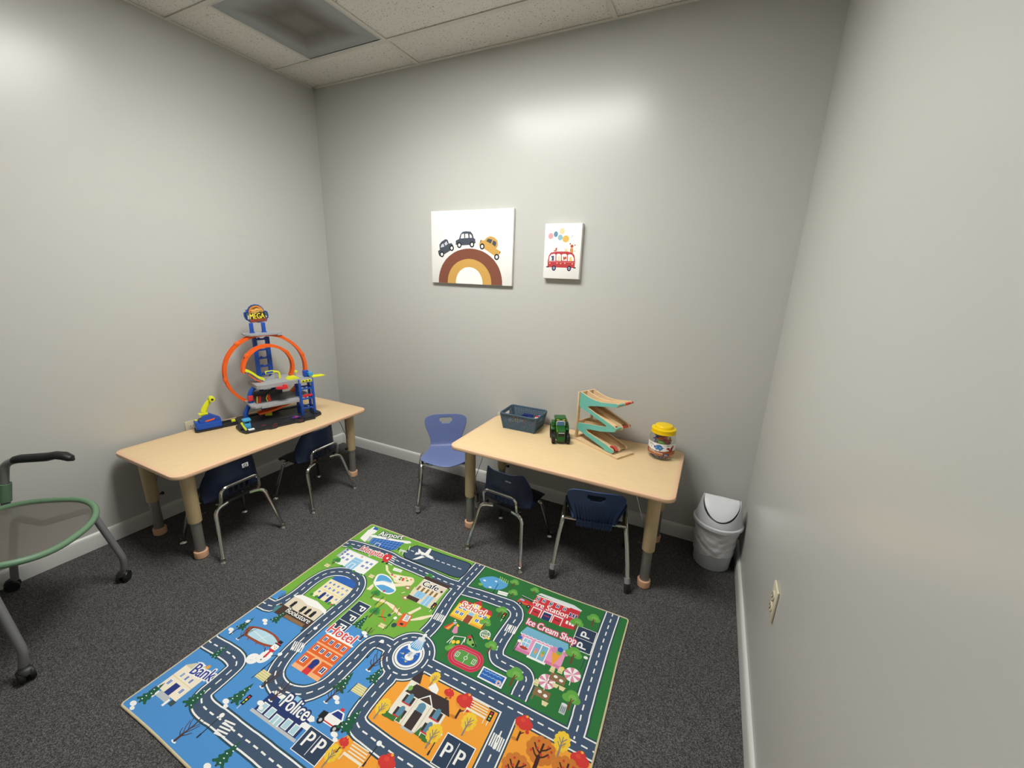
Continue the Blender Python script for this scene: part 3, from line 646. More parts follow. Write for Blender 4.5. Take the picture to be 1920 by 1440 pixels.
('p','bw2',[445,689,451,689,451,706,445,706]),('p','bw2',[453,689,459,689,459,706,453,706]),('p','W',[478,686,496,686,496,708,478,708]),
('p','bw2',[480,689,486,689,486,706,480,706]),('p','bw2',[488,689,494,689,494,706,488,706]),('p','W',[513,686,530,686,530,708,513,708]),
('p','bw2',[515,689,521,689,521,706,515,706]),('p','bw2',[523,689,528,689,528,706,523,706]),('p','W',[409,732,426,732,426,754,409,754]),
('p','bw2',[411,735,416,735,416,751,411,751]),('p','bw2',[418,735,424,735,424,751,418,751]),('p','W',[443,732,461,732,461,754,443,754]),
('p','bw2',[445,735,451,735,451,751,445,751]),('p','bw2',[453,735,459,735,459,751,453,751]),('p','W',[478,732,496,732,496,754,478,754]),
('p','bw2',[480,735,486,735,486,751,480,751]),('p','bw2',[488,735,494,735,494,751,488,751]),('p','W',[513,732,530,732,530,754,513,754]),
('p','bw2',[515,735,521,735,521,751,515,751]),('p','bw2',[523,735,528,735,528,751,523,751]),('p','W',[406,787,428,787,428,814,406,814]),
('p','bw2',[409,790,416,790,416,811,409,811]),('p','bw2',[419,790,426,790,426,811,419,811]),('p','W',[511,787,533,787,533,814,511,814]),
('p','bw2',[513,790,520,790,520,811,513,811]),('p','bw2',[523,790,530,790,530,811,523,811]),('p','pe',[446,784,493,784,493,841,446,841]),('e','pe',470,784,23,17),
('p','re',[454,790,485,790,485,841,454,841]),('e','bw2',470,790,16,14),('p','bw2',[458,790,481,790,481,817,458,817]),('t','Hotel','re2','W',3.5,[388,668,530,668],43),
('p','br4',[99,838,89,826,80,814,79,803,89,794,108,787,130,782,157,778,188,777,216,778,240,782,260,789,273,796,275,805,269,814,258,823,240,829,217,835,191,838,162,839,130,839,99,838]),
('p','ic',[112,831,105,822,98,812,98,804,107,797,122,792,140,789,162,786,187,785,210,785,230,789,247,794,258,799,260,805,255,812,245,818,230,822,210,826,188,829,164,830,138,831,112,831]),
('l','W',2,[121,807,215,816]),('l','W',2,[175,828,196,788]),('l','br4',4,[126,834,137,847]),('l','br4',4,[176,832,188,845]),('l','br4',4,[217,825,229,838]),
('e','W',238,890,27,22),('l','gy',2,[228,886,232,885]),('l','gy',2,[240,896,244,895]),('l','gy',2,[246,884,250,883]),('l','gy',2,[234,898,238,897]),
('e','W',271,862,25,30),('e','W',268,818,16,15),('p','re',[254,828,284,828,282,838,273,839,277,864,266,866,264,839,256,836]),('p','bk',[251,801,285,801,285,806,251,806]),
('p','bk',[258,786,278,786,278,804,258,804]),('p','re',[258,798,278,798,278,802,258,802]),('e','bk',263,815,2,2),('e','bk',274,815,2,2),('l','or',3,[268,820,277,822]),
('e','bk',271,866,3,3),('e','bk',271,878,3,3),('l','bk',3,[291,850,307,838]),('l','bk',3,[251,850,235,836]),('p','wl2',[37,1023,67,999,107,991,143,999,164,1023]),
('p','cr3',[40,1023,161,1023,161,1117,40,1117]),('p','cr2',[40,1065,161,1065,161,1068,40,1068]),('p','W',[64,995,82,989,113,989,101,997]),
('p','W',[68,1041,80,1041,80,1062,68,1062]),('p','bw',[69,1043,73,1043,73,1059,69,1059]),('p','bw',[75,1043,78,1043,78,1059,75,1059]),
('p','W',[95,1041,107,1041,107,1062,95,1062]),('p','bw',[96,1043,100,1043,100,1059,96,1059]),('p','bw',[101,1043,105,1043,105,1059,101,1059]),
('p','W',[121,1041,133,1041,133,1062,121,1062]),('p','bw',[123,1043,127,1043,127,1059,123,1059]),('p','bw',[128,1043,132,1043,132,1059,128,1059]),
('p','W',[54,1076,69,1076,69,1098,54,1098]),('p','bw',[56,1079,61,1079,61,1096,56,1096]),('p','bw',[63,1079,67,1079,67,1096,63,1096]),
('p','W',[130,1076,144,1076,144,1098,130,1098]),('p','bw',[132,1079,136,1079,136,1096,132,1096]),('p','bw',[138,1079,143,1079,143,1096,138,1096]),
('p','bw2',[86,1078,115,1078,115,1117,86,1117]),('p','gy',[71,1117,130,1117,130,1136,71,1136]),('p','W',[62,1122,71,1122,71,1146,62,1146]),
('p','W',[130,1122,140,1122,140,1146,130,1146]),('p','sl',[34,1117,57,1117,57,1134,34,1134]),('p','sl',[144,1117,167,1117,167,1134,144,1134]),
('t','Bank','bw3','W',4,[85,1036,188,1022],43),('e','or',124,989,8,8),('p','nv2',[429,937,638,937,638,1013,429,1013]),
('p','W',[425,942,439,931,513,928,534,937,638,933,651,943,638,952,555,945,471,945]),('p','W',[617,958,651,958,651,975,617,975]),
('p','gy',[420,1009,647,1009,647,1019,420,1019]),('p','nv2',[513,933,513,916,571,916,571,933]),('p','sk',[521,910,559,910,559,926,521,926]),
('p','W',[440,975,468,975,468,1007,440,1007]),('p','sk3',[444,978,464,978,464,1005,444,1005]),('p','W',[478,975,505,975,505,1007,478,1007]),
('p','sk3',[481,978,502,978,502,1005,481,1005]),('p','W',[562,975,589,975,589,1007,562,1007]),('p','sk3',[565,978,586,978,586,1005,565,1005]),
('p','W',[600,975,627,975,627,1007,600,1007]),('p','sk3',[603,978,624,978,624,1005,603,1005]),('p','W',[513,983,555,983,555,1013,513,1013]),
('p','sk3',[517,986,531,986,531,1013,517,1013]),('p','sk3',[536,986,550,986,550,1013,536,1013]),('e','sk3',492,947,9,12),('e','sk3',586,947,9,12),
('t','Police','W','nv2',5,[496,963,618,960],48),('p','W',[648,926,650,904,676,900,690,878,722,878,740,904,748,912,746,930,656,932]),
('p','bk',[646,926,648,902,672,900,670,930]),('p','bk',[730,930,732,902,748,910,748,930]),('p','bw2',[682,900,694,882,718,882,730,900]),('l','re',4,[670,926,730,926]),
('l','re',9,[698,872,714,872]),('e','bk',664,930,13,13),('e','gy',664,930,6,6),('e','bk',730,930,13,13),('e','gy',730,930,6,6),
('p','W',[651,957,764,957,764,1036,651,1036]),('p','nv',[654,959,761,959,761,1034,654,1034]),('p','W',[706,965,708,965,708,1028,706,1028]),
('t','P','W','W',1.2,[669,1013,696,1013],46),('t','P','W','W',1.2,[718,1013,745,1013],46),('p','W',[1076,765,1187,765,1187,865,1076,865]),
('p','nv',[1079,768,1184,768,1184,862,1079,862]),('p','W',[1130,776,1132,776,1132,855,1130,855]),('t','P','W','W',1.2,[1093,836,1120,836],46),
('t','P','W','W',1.2,[1142,836,1168,836],46),('p','W',[1344,139,1431,139,1431,261,1344,261]),('p','nv',[1347,141,1428,141,1428,258,1347,258]),
('p','W',[1347,199,1428,199,1428,201,1347,201]),('t','P','W','W',1.2,[1406,188,1406,158],38),('t','P','W','W',1.2,[1406,247,1406,217],38),('s','rt',1005,690,56),
('p','wl3',[849,818,849,671,886,671,886,818]),('p','bk2',[845,674,867,620,890,674]),('p','W',[923,671,936,642,964,659,968,684]),
('p','wl3',[852,711,1039,711,1039,818,852,818]),('p','bk2',[856,720,878,679,1020,676,1054,723]),('p','W',[916,723,949,689,983,723]),('p','br3',[923,720,949,696,975,720]),
('p','wl4',[916,723,919,723,919,818,916,818]),('p','wl4',[975,723,979,723,979,818,975,818]),('p','bk2',[869,725,910,725,910,755,869,755]),
('p','sl2',[879,723,900,723,900,755,879,755]),('e','sl2',890,724,9,9),('p','re3',[871,752,908,752,908,757,871,757]),('p','bk2',[869,774,910,774,910,804,869,804]),
('p','sl2',[879,772,900,772,900,804,879,804]),('e','sl2',890,773,9,9),('p','re3',[871,801,908,801,908,806,871,806]),('p','bk2',[989,725,1030,725,1030,755,989,755]),
('p','sl2',[999,723,1019,723,1019,755,999,755]),('e','sl2',1009,724,9,9),('p','re3',[990,752,1028,752,1028,757,990,757]),('p','bk2',[989,774,1030,774,1030,804,989,804]),
('p','sl2',[999,772,1019,772,1019,804,999,804]),('e','sl2',1009,773,9,9),('p','re3',[990,801,1028,801,1028,806,990,806]),('p','bk2',[931,757,964,757,964,818,931,818]),
('p','sl2',[933,738,962,738,962,757,933,757]),('e','sl2',947,738,15,14),('p','gy',[923,818,972,818,972,826,923,826]),('e','gn2',867,702,9,10),
('p','gn3',[839,823,849,791,858,823]),('p','gn3',[891,816,901,784,910,816]),('p','gn3',[977,821,987,789,996,821]),('p','gn3',[1011,826,1020,794,1030,826]),
('p','gn3',[834,806,890,806,890,822,834,822]),('p','gn3',[998,808,1043,808,1043,823,998,823]),('p','ye2',[807,265,975,265,975,358,807,358]),
('p','re3',[802,274,817,249,965,249,980,274]),('p','ye2',[871,286,871,243,911,243,911,286]),('p','re3',[867,245,891,218,915,245]),('e','W',891,255,11,11),
('l','bk',2,[891,255,891,247]),('l','bk',2,[891,255,898,258]),('p','W',[818,284,836,284,836,304,818,304]),('p','bw',[820,286,826,286,826,302,820,302]),
('p','bw',[828,286,834,286,834,302,828,302]),('p','W',[818,315,836,315,836,335,818,335]),('p','bw',[820,317,826,317,826,333,820,333]),
('p','bw',[828,317,834,317,834,333,828,333]),('p','W',[841,284,860,284,860,304,841,304]),('p','bw',[844,286,850,286,850,302,844,302]),
('p','bw',[852,286,858,286,858,302,852,302]),('p','W',[841,315,860,315,860,335,841,335]),('p','bw',[844,317,850,317,850,333,844,333]),
('p','bw',[852,317,858,317,858,333,852,333]),('p','W',[922,284,941,284,941,304,922,304]),('p','bw',[924,286,930,286,930,302,924,302]),
('p','bw',[932,286,938,286,938,302,932,302]),('p','W',[922,315,941,315,941,335,922,335]),('p','bw',[924,317,930,317,930,333,924,333]),
('p','bw',[932,317,938,317,938,333,932,333]),('p','W',[946,284,964,284,964,304,946,304]),('p','bw',[948,286,954,286,954,302,948,302]),
('p','bw',[956,286,962,286,962,302,956,302]),('p','W',[946,315,964,315,964,335,946,335]),('p','bw',[948,317,954,317,954,333,948,333]),
('p','bw',[956,317,962,317,962,333,956,333]),('p','cr2',[871,304,911,304,911,358,871,358]),('e','cr2',891,304,20,14),('p','br4',[876,315,906,315,906,358,876,358]),
('e','sk',891,306,13,9),('p','or',[807,348,871,348,871,358,807,358]),('p','or',[911,348,975,348,975,358,911,358]),('t','School','or3','W',4.5,[824,290,945,290],33),
('p','gy2',[1115,52,1128,40,1294,37,1337,51,1331,64,1281,64]),('p','re4',[1281,59,1331,59,1331,172,1281,181]),('p','re',[1115,59,1281,59,1281,181,1115,181]),
('p','W',[1115,59,1281,59,1281,65,1115,65]),('p','W',[1120,69,1136,69,1136,91,1120,91]),('p','bw2',[1122,72,1127,72,1127,89,1122,89]),
('p','bw2',[1129,72,1134,72,1134,89,1129,89]),('p','W',[1150,69,1166,69,1166,91,1150,91]),('p','bw2',[1152,72,1157,72,1157,89,1152,89]),
('p','bw2',[1159,72,1164,72,1164,89,1159,89]),('p','W',[1186,69,1203,69,1203,91,1186,91]),('p','bw2',[1188,72,1194,72,1194,89,1188,89]),
('p','bw2',[1196,72,1201,72,1201,89,1196,89]),('p','W',[1219,69,1236,69,1236,91,1219,91]),('p','bw2',[1221,72,1227,72,1227,89,1221,89]),
('p','bw2',[1229,72,1234,72,1234,89,1229,89]),('p','W',[1253,69,1269,69,1269,91,1253,91]),('p','bw2',[1255,72,1260,72,1260,89,1255,89]),
('p','bw2',[1262,72,1267,72,1267,89,1262,89]),('p','W',[1289,86,1299,86,1299,113,1289,113]),('p','bw2',[1291,88,1298,88,1298,110,1291,110]),
('p','W',[1289,137,1299,137,1299,156,1289,156]),('p','W',[1304,86,1314,86,1314,113,1304,113]),('p','bw2',[1306,88,1313,88,1313,110,1306,110]),
('p','W',[1304,137,1314,137,1314,156,1304,156]),('p','W',[1317,86,1327,86,1327,113,1317,113]),('p','bw2',[1319,88,1326,88,1326,110,1319,110]),
('p','W',[1317,137,1327,137,1327,156,1317,156]),('p','pk2',[1115,126,1281,126,1281,132,1115,132]),('p','W',[1125,134,1171,134,1171,181,1125,181]),
('p','re4',[1129,140,1167,140,1167,181,1129,181]),('p','bk',[1135,156,1161,156,1161,160,1135,160]),('p','W',[1178,134,1224,134,1224,181,1178,181]),
('p','nv2',[1182,140,1220,140,1220,181,1182,181]),('p','re',[1188,156,1214,156,1214,160,1188,160]),('p','W',[1228,134,1274,134,1274,181,1228,181]),
('p','re4',[1232,140,1270,140,1270,181,1232,181]),('p','bk',[1238,156,1264,156,1264,160,1238,160]),('t','Fire Station','W','re',3.5,[1115,126,1288,126],32),
('p','re',[1045,144,1045,126,1053,112,1119,116,1119,144]),('p','sk',[1049,126,1056,115,1073,116,1073,126]),('l','or',3,[1045,136,1119,136]),
('l','bk',4,[1051,100,1121,106]),('l','W',2,[1051,96,1121,102]),('l','bk',3,[1101,106,1107,118]),('e','bk',1061,145,10,10),('e','gy',1061,145,4,4),
('e','bk',1105,145,10,10),('e','gy',1105,145,4,4),('p','pk',[1139,265,1340,265,1340,379,1139,379]),('p','pk2',[1139,364,1340,364,1340,379,1139,379]),
('p','sk4',[1131,289,1145,250,1334,250,1348,289]),('e','W',1139,290,8,7),('e','W',1157,290,8,7),('e','W',1175,290,8,7),('e','W',1193,290,8,7),('e','W',1212,290,8,7),
('e','W',1230,290,8,7),('e','W',1248,290,8,7),('e','W',1266,290,8,7),('e','W',1284,290,8,7),('e','W',1302,290,8,7),('e','W',1320,290,8,7),('e','W',1338,290,8,7),
('e','sk4',1139,287,7.5,6),('e','sk4',1157,287,7.5,6),('e','sk4',1175,287,7.5,6),('e','sk4',1193,287,7.5,6),('e','sk4',1212,287,7.5,6),('e','sk4',1230,287,7.5,6),
('e','sk4',1248,287,7.5,6),('e','sk4',1266,287,7.5,6),('e','sk4',1284,287,7.5,6),('e','sk4',1302,287,7.5,6),('e','sk4',1320,287,7.5,6),('e','sk4',1338,287,7.5,6),
('p','W',[1155,304,1191,304,1191,348,1155,348]),('p','sk',[1159,308,1173,308,1173,325,1159,325]),('p','sk',[1159,329,1173,329,1173,346,1159,346]),
('p','sk',[1175,308,1189,308,1189,325,1175,325]),('p','sk',[1175,329,1189,329,1189,346,1175,346]),('e','br4',1173,354,18,7),('e','re',1167,350,5,5),
('e','re',1179,350,5,5),('p','W',[1206,302,1272,302,1272,382,1206,382]),('p','sk4',[1210,307,1237,307,1237,377,1210,377]),
('p','sk4',[1241,307,1268,307,1268,377,1241,377]),('p','W',[1200,377,1280,377,1280,387,1200,387]),('p','or',[1216,343,1232,343,1224,364]),('e','pk3',1224,338,8,8),
('p','or',[1246,343,1262,343,1254,364]),('e','gn2',1254,338,8,8),('p','or',[1286,317,1326,317,1306,379]),('e','pk3',1292,304,14,14),('e','gn2',1314,307,13,13),
('e','bw',1314,293,12,12),('e','pk3',1340,302,10,10),('e','bw',1141,315,9,9),('e','gn2',1147,330,9,9),('e','pk3',1340,377,9,9),('e','ye',1348,369,9,9),
('t','Ice Cream Shop','W','pk4',4,[1134,238,1361,240],33),
('p','sk2',[810,96,817,88,823,79,832,71,842,63,853,55,865,49,877,47,889,46,902,47,917,49,932,51,944,56,953,61,959,68,960,77,956,89,947,103,937,114,924,121,909,125,895,128,883,132,873,135,860,134,845,124,827,110,810,96]),
('e','W',841,93,8,5),('e','W',896,72,7,5),('e','W',888,121,8,5),('e','gn2',836,125,12,9),('l','gn4',4,[900,31,909,57]),('l','gn4',4,[912,32,920,59]),
('l','gn4',4,[924,34,932,61]),('l','gn4',4,[935,36,943,62]),('l','gn4',4,[947,38,955,64]),('l','dk2',3,[913,81,918,148]),('p','W',[934,120,985,113,987,136,939,142]),
('l','gn2',2,[936,131,988,125]),('s','g2',982,70,56),('s','g2',1005,135,56),('s','g2',1093,69,52),('s','g2',1006,264,64),('s','g2',1335,173,70),('s','g2',1397,115,70),
('s','g2',971,355,62),('s','g2',907,532,58),('s','g2',1050,448,64),('s','g2',1369,334,80),('s','g2',1192,526,80),('s','g2',1416,513,78),('l','dk3',4,[1141,390,1144,338]),
('e','W',1145,332,9,7),('l','dk3',4,[1414,337,1417,285]),('e','W',1418,279,9,7),('l','W',2.5,[1027,279,1027,255]),('p','bk',[1019,227,1035,227,1035,263,1019,263]),
('e','re',1027,235,4,4),('e','ye',1027,245,4,4),('e','gn2',1027,255,4,4),('l','W',2.5,[1180,689,1180,665]),('p','bk',[1172,637,1188,637,1188,673,1172,673]),
('e','re',1180,645,4,4),('e','ye',1180,655,4,4),('e','gn2',1180,665,4,4),('l','W',2.5,[374,1035,374,1011]),('p','bk',[366,983,382,983,382,1019,366,1019]),
('e','re',374,991,4,4),('e','ye',374,1001,4,4),('e','gn2',374,1011,4,4),('l','W',2.5,[714,383,714,359]),('p','bk',[706,331,722,331,722,367,706,367]),
('e','re',714,339,4,4),('e','ye',714,349,4,4),('e','gn2',714,359,4,4),('p','re3',[819,421,843,379,855,379,848,425]),('p','or',[829,423,848,383,855,384,845,422]),
('p','pk3',[864,424,861,393,875,392,890,420,879,429]),('p','ye',[865,391,863,378,878,384,875,392]),('e','W',845,368,4,4),('p','gy',[842,382,850,372,860,373,858,388]),
('l','W',3,[876,479,885,438,933,422]),('l','W',3,[885,438,889,478]),('l','W',3,[933,422,935,460]),('l','W',3,[933,422,940,446]),('e','ye',899,464,8,9),
('e','ye',916,456,8,9),('p','gn2',[942,427,961,408,988,427,985,449,953,445]),('e','re',947,412,8,8),('e','bk',956,423,6,6),('e','bk',979,438,6,6),
('l','dk2',4,[949,398,996,441]),('e','W',999,370,24,22),('e','dg',999,370,20,18),('l','W',2.5,[979,364,1005,395]),('l','W',2.5,[988,362,1009,390]),
('l','W',2.5,[997,360,1014,385]),('l','W',2.5,[1005,358,1019,380]),('l','W',2.5,[984,377,1025,372]),('l','W',2.5,[979,364,1012,353]),('e','ye',1022,382,6,6),
('e','or',1006,382,5,5),
('p','pk4',[1060,504,1059,513,1057,522,1052,531,1046,538,1039,544,1031,548,1022,551,956,552,947,551,938,548,930,544,922,538,916,531,912,522,909,513,908,504,909,495,912,486,916,477,922,470,930,464,938,460,947,457,1012,456,1022,457,1031,460,1039,464,1046,470,1052,477,1057,486,1059,495]),
('p','re4',[1057,504,1056,513,1054,521,1050,529,1044,536,1037,541,1030,545,1021,548,956,549,948,548,939,545,931,541,924,536,919,529,915,521,912,513,911,504,912,495,915,487,919,479,924,472,931,466,939,462,948,460,1012,459,1021,460,1030,462,1037,466,1044,472,1050,479,1054,487,1056,495]),
('p','pk2',[1047,504,1047,511,1045,518,1041,524,1037,529,1031,534,1025,537,1018,539,957,540,950,539,944,537,937,534,932,529,927,524,924,518,922,511,921,504,922,497,924,490,927,484,932,478,937,474,944,471,950,469,1011,468,1018,469,1025,471,1031,474,1037,478,1041,484,1045,490,1047,497]),
('p','re4',[1045,504,1045,511,1043,517,1040,523,1035,528,1030,532,1024,535,1018,537,957,538,951,537,944,535,938,532,933,528,929,523,926,517,924,511,923,504,924,497,926,491,929,485,933,480,938,476,944,472,951,471,1011,470,1018,471,1024,472,1030,476,1035,480,1040,485,1043,491,1045,497]),
('p','pk2',[1037,504,1037,509,1035,514,1033,519,1029,523,1025,526,1021,529,1016,530,958,531,953,530,948,529,943,526,939,523,936,519,933,514,932,509,931,504,932,499,933,494,936,489,939,485,943,481,948,479,953,477,1010,477,1016,477,1021,479,1025,481,1029,485,1033,489,1035,494,1037,499]),
('p','gn5',[1035,504,1035,509,1033,513,1031,518,1028,522,1024,525,1020,527,1015,528,958,529,953,528,949,527,944,525,941,522,938,518,935,513,934,509,933,504,934,499,935,494,938,490,941,486,944,483,949,481,953,479,1010,479,1015,479,1020,481,1024,483,1028,486,1031,490,1033,494,1035,499]),
('l','W',1.5,[984,479,984,529]),('e','W',984,504,8,8),('e','gn5',984,504,6,6),('p','W',[938,493,954,493,954,515,938,515]),('p','gn5',[940,495,952,495,952,513,940,513]),
('l','W',1.5,[946,496,946,512]),('p','W',[1014,493,1030,493,1030,515,1014,515]),('p','gn5',[1016,495,1028,495,1028,513,1016,513]),('l','W',1.5,[1022,496,1022,512]),
('p','dk3',[1064,500,1172,500,1172,556,1064,556]),('p','W',[1065,501,1169,501,1169,552,1065,552]),('p','bw',[1071,506,1163,506,1163,546,1071,546]),
('l','sk',2,[1073,516,1079,511,1085,516,1091,511]),('l','sk',2,[1073,532,1079,527,1085,532,1091,527]),('l','sk',2,[1089,516,1095,511,1101,516,1107,511]),
('l','sk',2,[1089,532,1095,527,1101,532,1107,527]),('l','sk',2,[1105,516,1111,511,1117,516,1123,511]),('l','sk',2,[1105,532,1111,527,1117,532,1123,527]),
('l','sk',2,[1120,516,1126,511,1132,516,1138,511]),('l','sk',2,[1120,532,1126,527,1132,532,1138,527]),('l','sk',2,[1136,516,1142,511,1148,516,1154,511]),
('l','sk',2,[1136,532,1142,527,1148,532,1154,527]),('e','W',1150,537,11,11),('e','re',1150,537,9,9),('e','W',1150,537,7,7),('e','bw',1150,537,5,5),
('l','W',3,[1312,446,1314,492]),('p','pk5',[1312,446,1345,446,1344,454,1340,461]),('p','W',[1312,446,1340,461,1335,467,1328,472]),
('p','pk5',[1312,446,1328,472,1320,475,1312,476]),('p','W',[1312,446,1312,476,1303,475,1295,472]),('p','pk5',[1312,446,1295,472,1288,467,1283,461]),
('p','W',[1312,446,1283,461,1280,454,1279,446]),('p','pk5',[1312,446,1279,446,1280,438,1283,431]),('p','W',[1312,446,1283,431,1288,425,1295,420]),
('p','pk5',[1312,446,1295,420,1303,417,1312,416]),('p','W',[1312,446,1312,416,1320,417,1328,420]),('p','pk5',[1312,446,1328,420,1335,425,1340,431]),
('p','W',[1312,446,1340,431,1344,438,1345,446]),('l','W',3,[1391,375,1393,421]),('p','pk5',[1391,375,1424,375,1423,383,1420,390]),
('p','W',[1391,375,1420,390,1414,396,1408,401]),('p','pk5',[1391,375,1408,401,1400,404,1391,405]),('p','W',[1391,375,1391,405,1383,404,1375,401]),
('p','pk5',[1391,375,1375,401,1368,396,1363,390]),('p','W',[1391,375,1363,390,1359,383,1358,375]),('p','pk5',[1391,375,1358,375,1359,367,1363,360]),
('p','W',[1391,375,1363,360,1368,354,1375,349]),('p','pk5',[1391,375,1375,349,1383,346,1391,345]),('p','W',[1391,375,1391,345,1400,346,1408,349]),
('p','pk5',[1391,375,1408,349,1414,354,1420,360]),('p','W',[1391,375,1420,360,1423,367,1424,375]),('p','br5',[1314,400,1376,400,1376,432,1314,432]),
('l','br',4,[1320,430,1318,452]),('l','br',4,[1370,430,1372,452]),('e','W',1336,412,8,6),('e','W',1360,418,8,6),('p','cr2',[1304,402,1306,376,1322,376,1324,402]),
('l','gn2',2,[1306,396,1322,396]),('p','cr2',[1334,392,1336,366,1352,366,1354,392]),('l','gn2',2,[1336,386,1352,386]),('p','cr2',[1333,438,1359,438,1354,454,1338,454]),
('p','cr2',[1359,438,1385,438,1380,454,1364,454]),('p','br5',[1280,482,1342,482,1342,514,1280,514]),('l','br',4,[1286,512,1284,534]),('l','br',4,[1336,512,1338,534]),
('e','W',1302,494,8,6),('e','W',1326,500,8,6),('p','cr2',[1268,480,1270,454,1286,454,1288,480]),('l','gn2',2,[1270,474,1286,474]),
('p','cr2',[1321,520,1347,520,1342,536,1326,536]),('p','gy',[1389,498,1411,498,1411,534,1389,534]),('e','gy2',1400,498,11,5),('l','dk3',2,[1394,506,1394,528]),
('l','dk3',2,[1400,506,1400,528]),('l','dk3',2,[1406,506,1406,528]),('s','pi',53,832,66),('s','pi',144,743,66),('s','pi',94,961,60),('s','pi',51,1176,76),
('s','pi',210,1112,78),('s','pi',339,1033,78),('s','pi',718,755,72),('s','pi',760,927,86),('s','pi',490,1171,78),('s','pi',484,598,72),('s','pi',633,836,80),
('s','ba',97,863,70),('s','ba',378,948,80),('s','ba',452,965,78),('s','ba',299,1190,82),('s','ba',631,881,74),('s','ba',545,637,72),('s','ba',676,721,90),
('s','ba',45,648,44),('e','W',108,751,14,8),('e','W',124,761,10,6),('e','W',538,601,14,8),('e','W',554,611,10,6),('e','W',38,1186,14,8),('e','W',54,1196,10,6),
('e','W',316,1037,14,8),('e','W',332,1047,10,6),('e','W',469,1182,14,8),('e','W',485,1192,10,6),('e','W',26,846,14,8),('e','W',42,856,10,6),('e','W',652,852,14,8),
('e','W',668,862,10,6),('e','W',430,986,14,8),('e','W',446,996,10,6),('e','W',743,942,14,8),('e','W',759,952,10,6),('p','cr2',[315,899,367,899,367,933,315,933]),
('l','gn2',1.5,[315,905,367,905]),('l','gn2',1.5,[315,913,367,913]),('l','gn2',1.5,[315,921,367,921]),('l','gn2',1.5,[315,929,367,929]),('l','dk2',2.5,[311,943,317,899]),
('l','dk2',2.5,[371,943,365,899]),('p','cr2',[677,775,729,775,729,809,677,809]),('l','gn2',1.5,[677,781,729,781]),('l','gn2',1.5,[677,789,729,789]),
('l','gn2',1.5,[677,797,729,797]),('l','gn2',1.5,[677,805,729,805]),('l','dk2',2.5,[673,819,679,775]),('l','dk2',2.5,[733,819,727,775]),
('l','dk2',3.5,[353,1151,353,1079]),('l','dk2',6,[353,1151,353,1137]),('e','W',353,1072,9,8),('l','dk2',3.5,[315,906,315,836]),('l','dk2',6,[315,906,315,892]),
('e','W',315,829,9,8),('l','dk2',3.5,[335,726,335,686]),('l','dk2',6,[335,726,335,712]),('e','W',335,679,9,8),('l','dk2',3.5,[633,685,633,605]),
('l','dk2',6,[633,685,633,671]),('e','W',633,598,9,8),('l','dk2',3.5,[47,865,47,795]),('l','dk2',6,[47,865,47,851]),('e','W',47,788,9,8),
('l','dk2',3.5,[895,968,895,902]),('l','dk2',6,[895,968,895,954]),('e','W',895,895,9,8),('l','dk2',3.5,[1056,852,1056,790]),('l','dk2',6,[1056,852,1056,838]),
('e','W',1056,783,9,8),('s','ye',823,846,76),('s','ye',924,664,60),('s','ye',1038,839,80),('s','ye',1123,754,80),('s','ye',784,1027,72),('s','ye',1432,669,84),
('s','rt',1295,683,88),('s','rt',1500,702,86),('s','rt',1074,717,96),('s','rt',955,985,86),('s','rt',790,978,50),('s','ap',1378,735,98),('s','ap',1325,812,94),
('s','ap',1470,748,92),('l','cr3',4,[816,929,884,929]),('l','cr3',4,[818,938,886,938]),('l','cr3',4,[820,947,888,947]),('l','cr3',4,[822,956,890,956]),
('p','cr3',[812,963,890,963,890,971,812,971]),('l','cr3',3,[816,967,812,987]),('l','cr3',3,[886,967,888,987]),('l','cr3',4,[1094,631,1162,631]),
('l','cr3',4,[1096,640,1164,640]),('l','cr3',4,[1098,649,1166,649]),('l','cr3',4,[1100,658,1168,658]),('p','cr3',[1090,665,1168,665,1168,673,1090,673]),
('l','cr3',3,[1094,669,1090,689]),('l','cr3',3,[1164,669,1166,689]),
]
CANVAS_COLOURS = {'rb': '7d4a37', 'mu': 'c99d52', 'cv': 'f1efe9', 'na': '454b58', 'wg': 'c9cbd3', 'br': '6b4a35', 'bk': '1c1b20', 'pi': 'd99ca0', 'be': 'e6cfa3', 'mu2': 'dcb05c', 'tq': '5f8ea3', 'tb': '8fb3bd', 'st': 'b9b4ad', 'rd': 'b8393f', 'pk': 'd98a88', 'nv': '4d5470', 'fo': 'b5583b', 'ye': 'e3c178', 'la': '9aa0c4', 'ta': 'cf8f4e'}
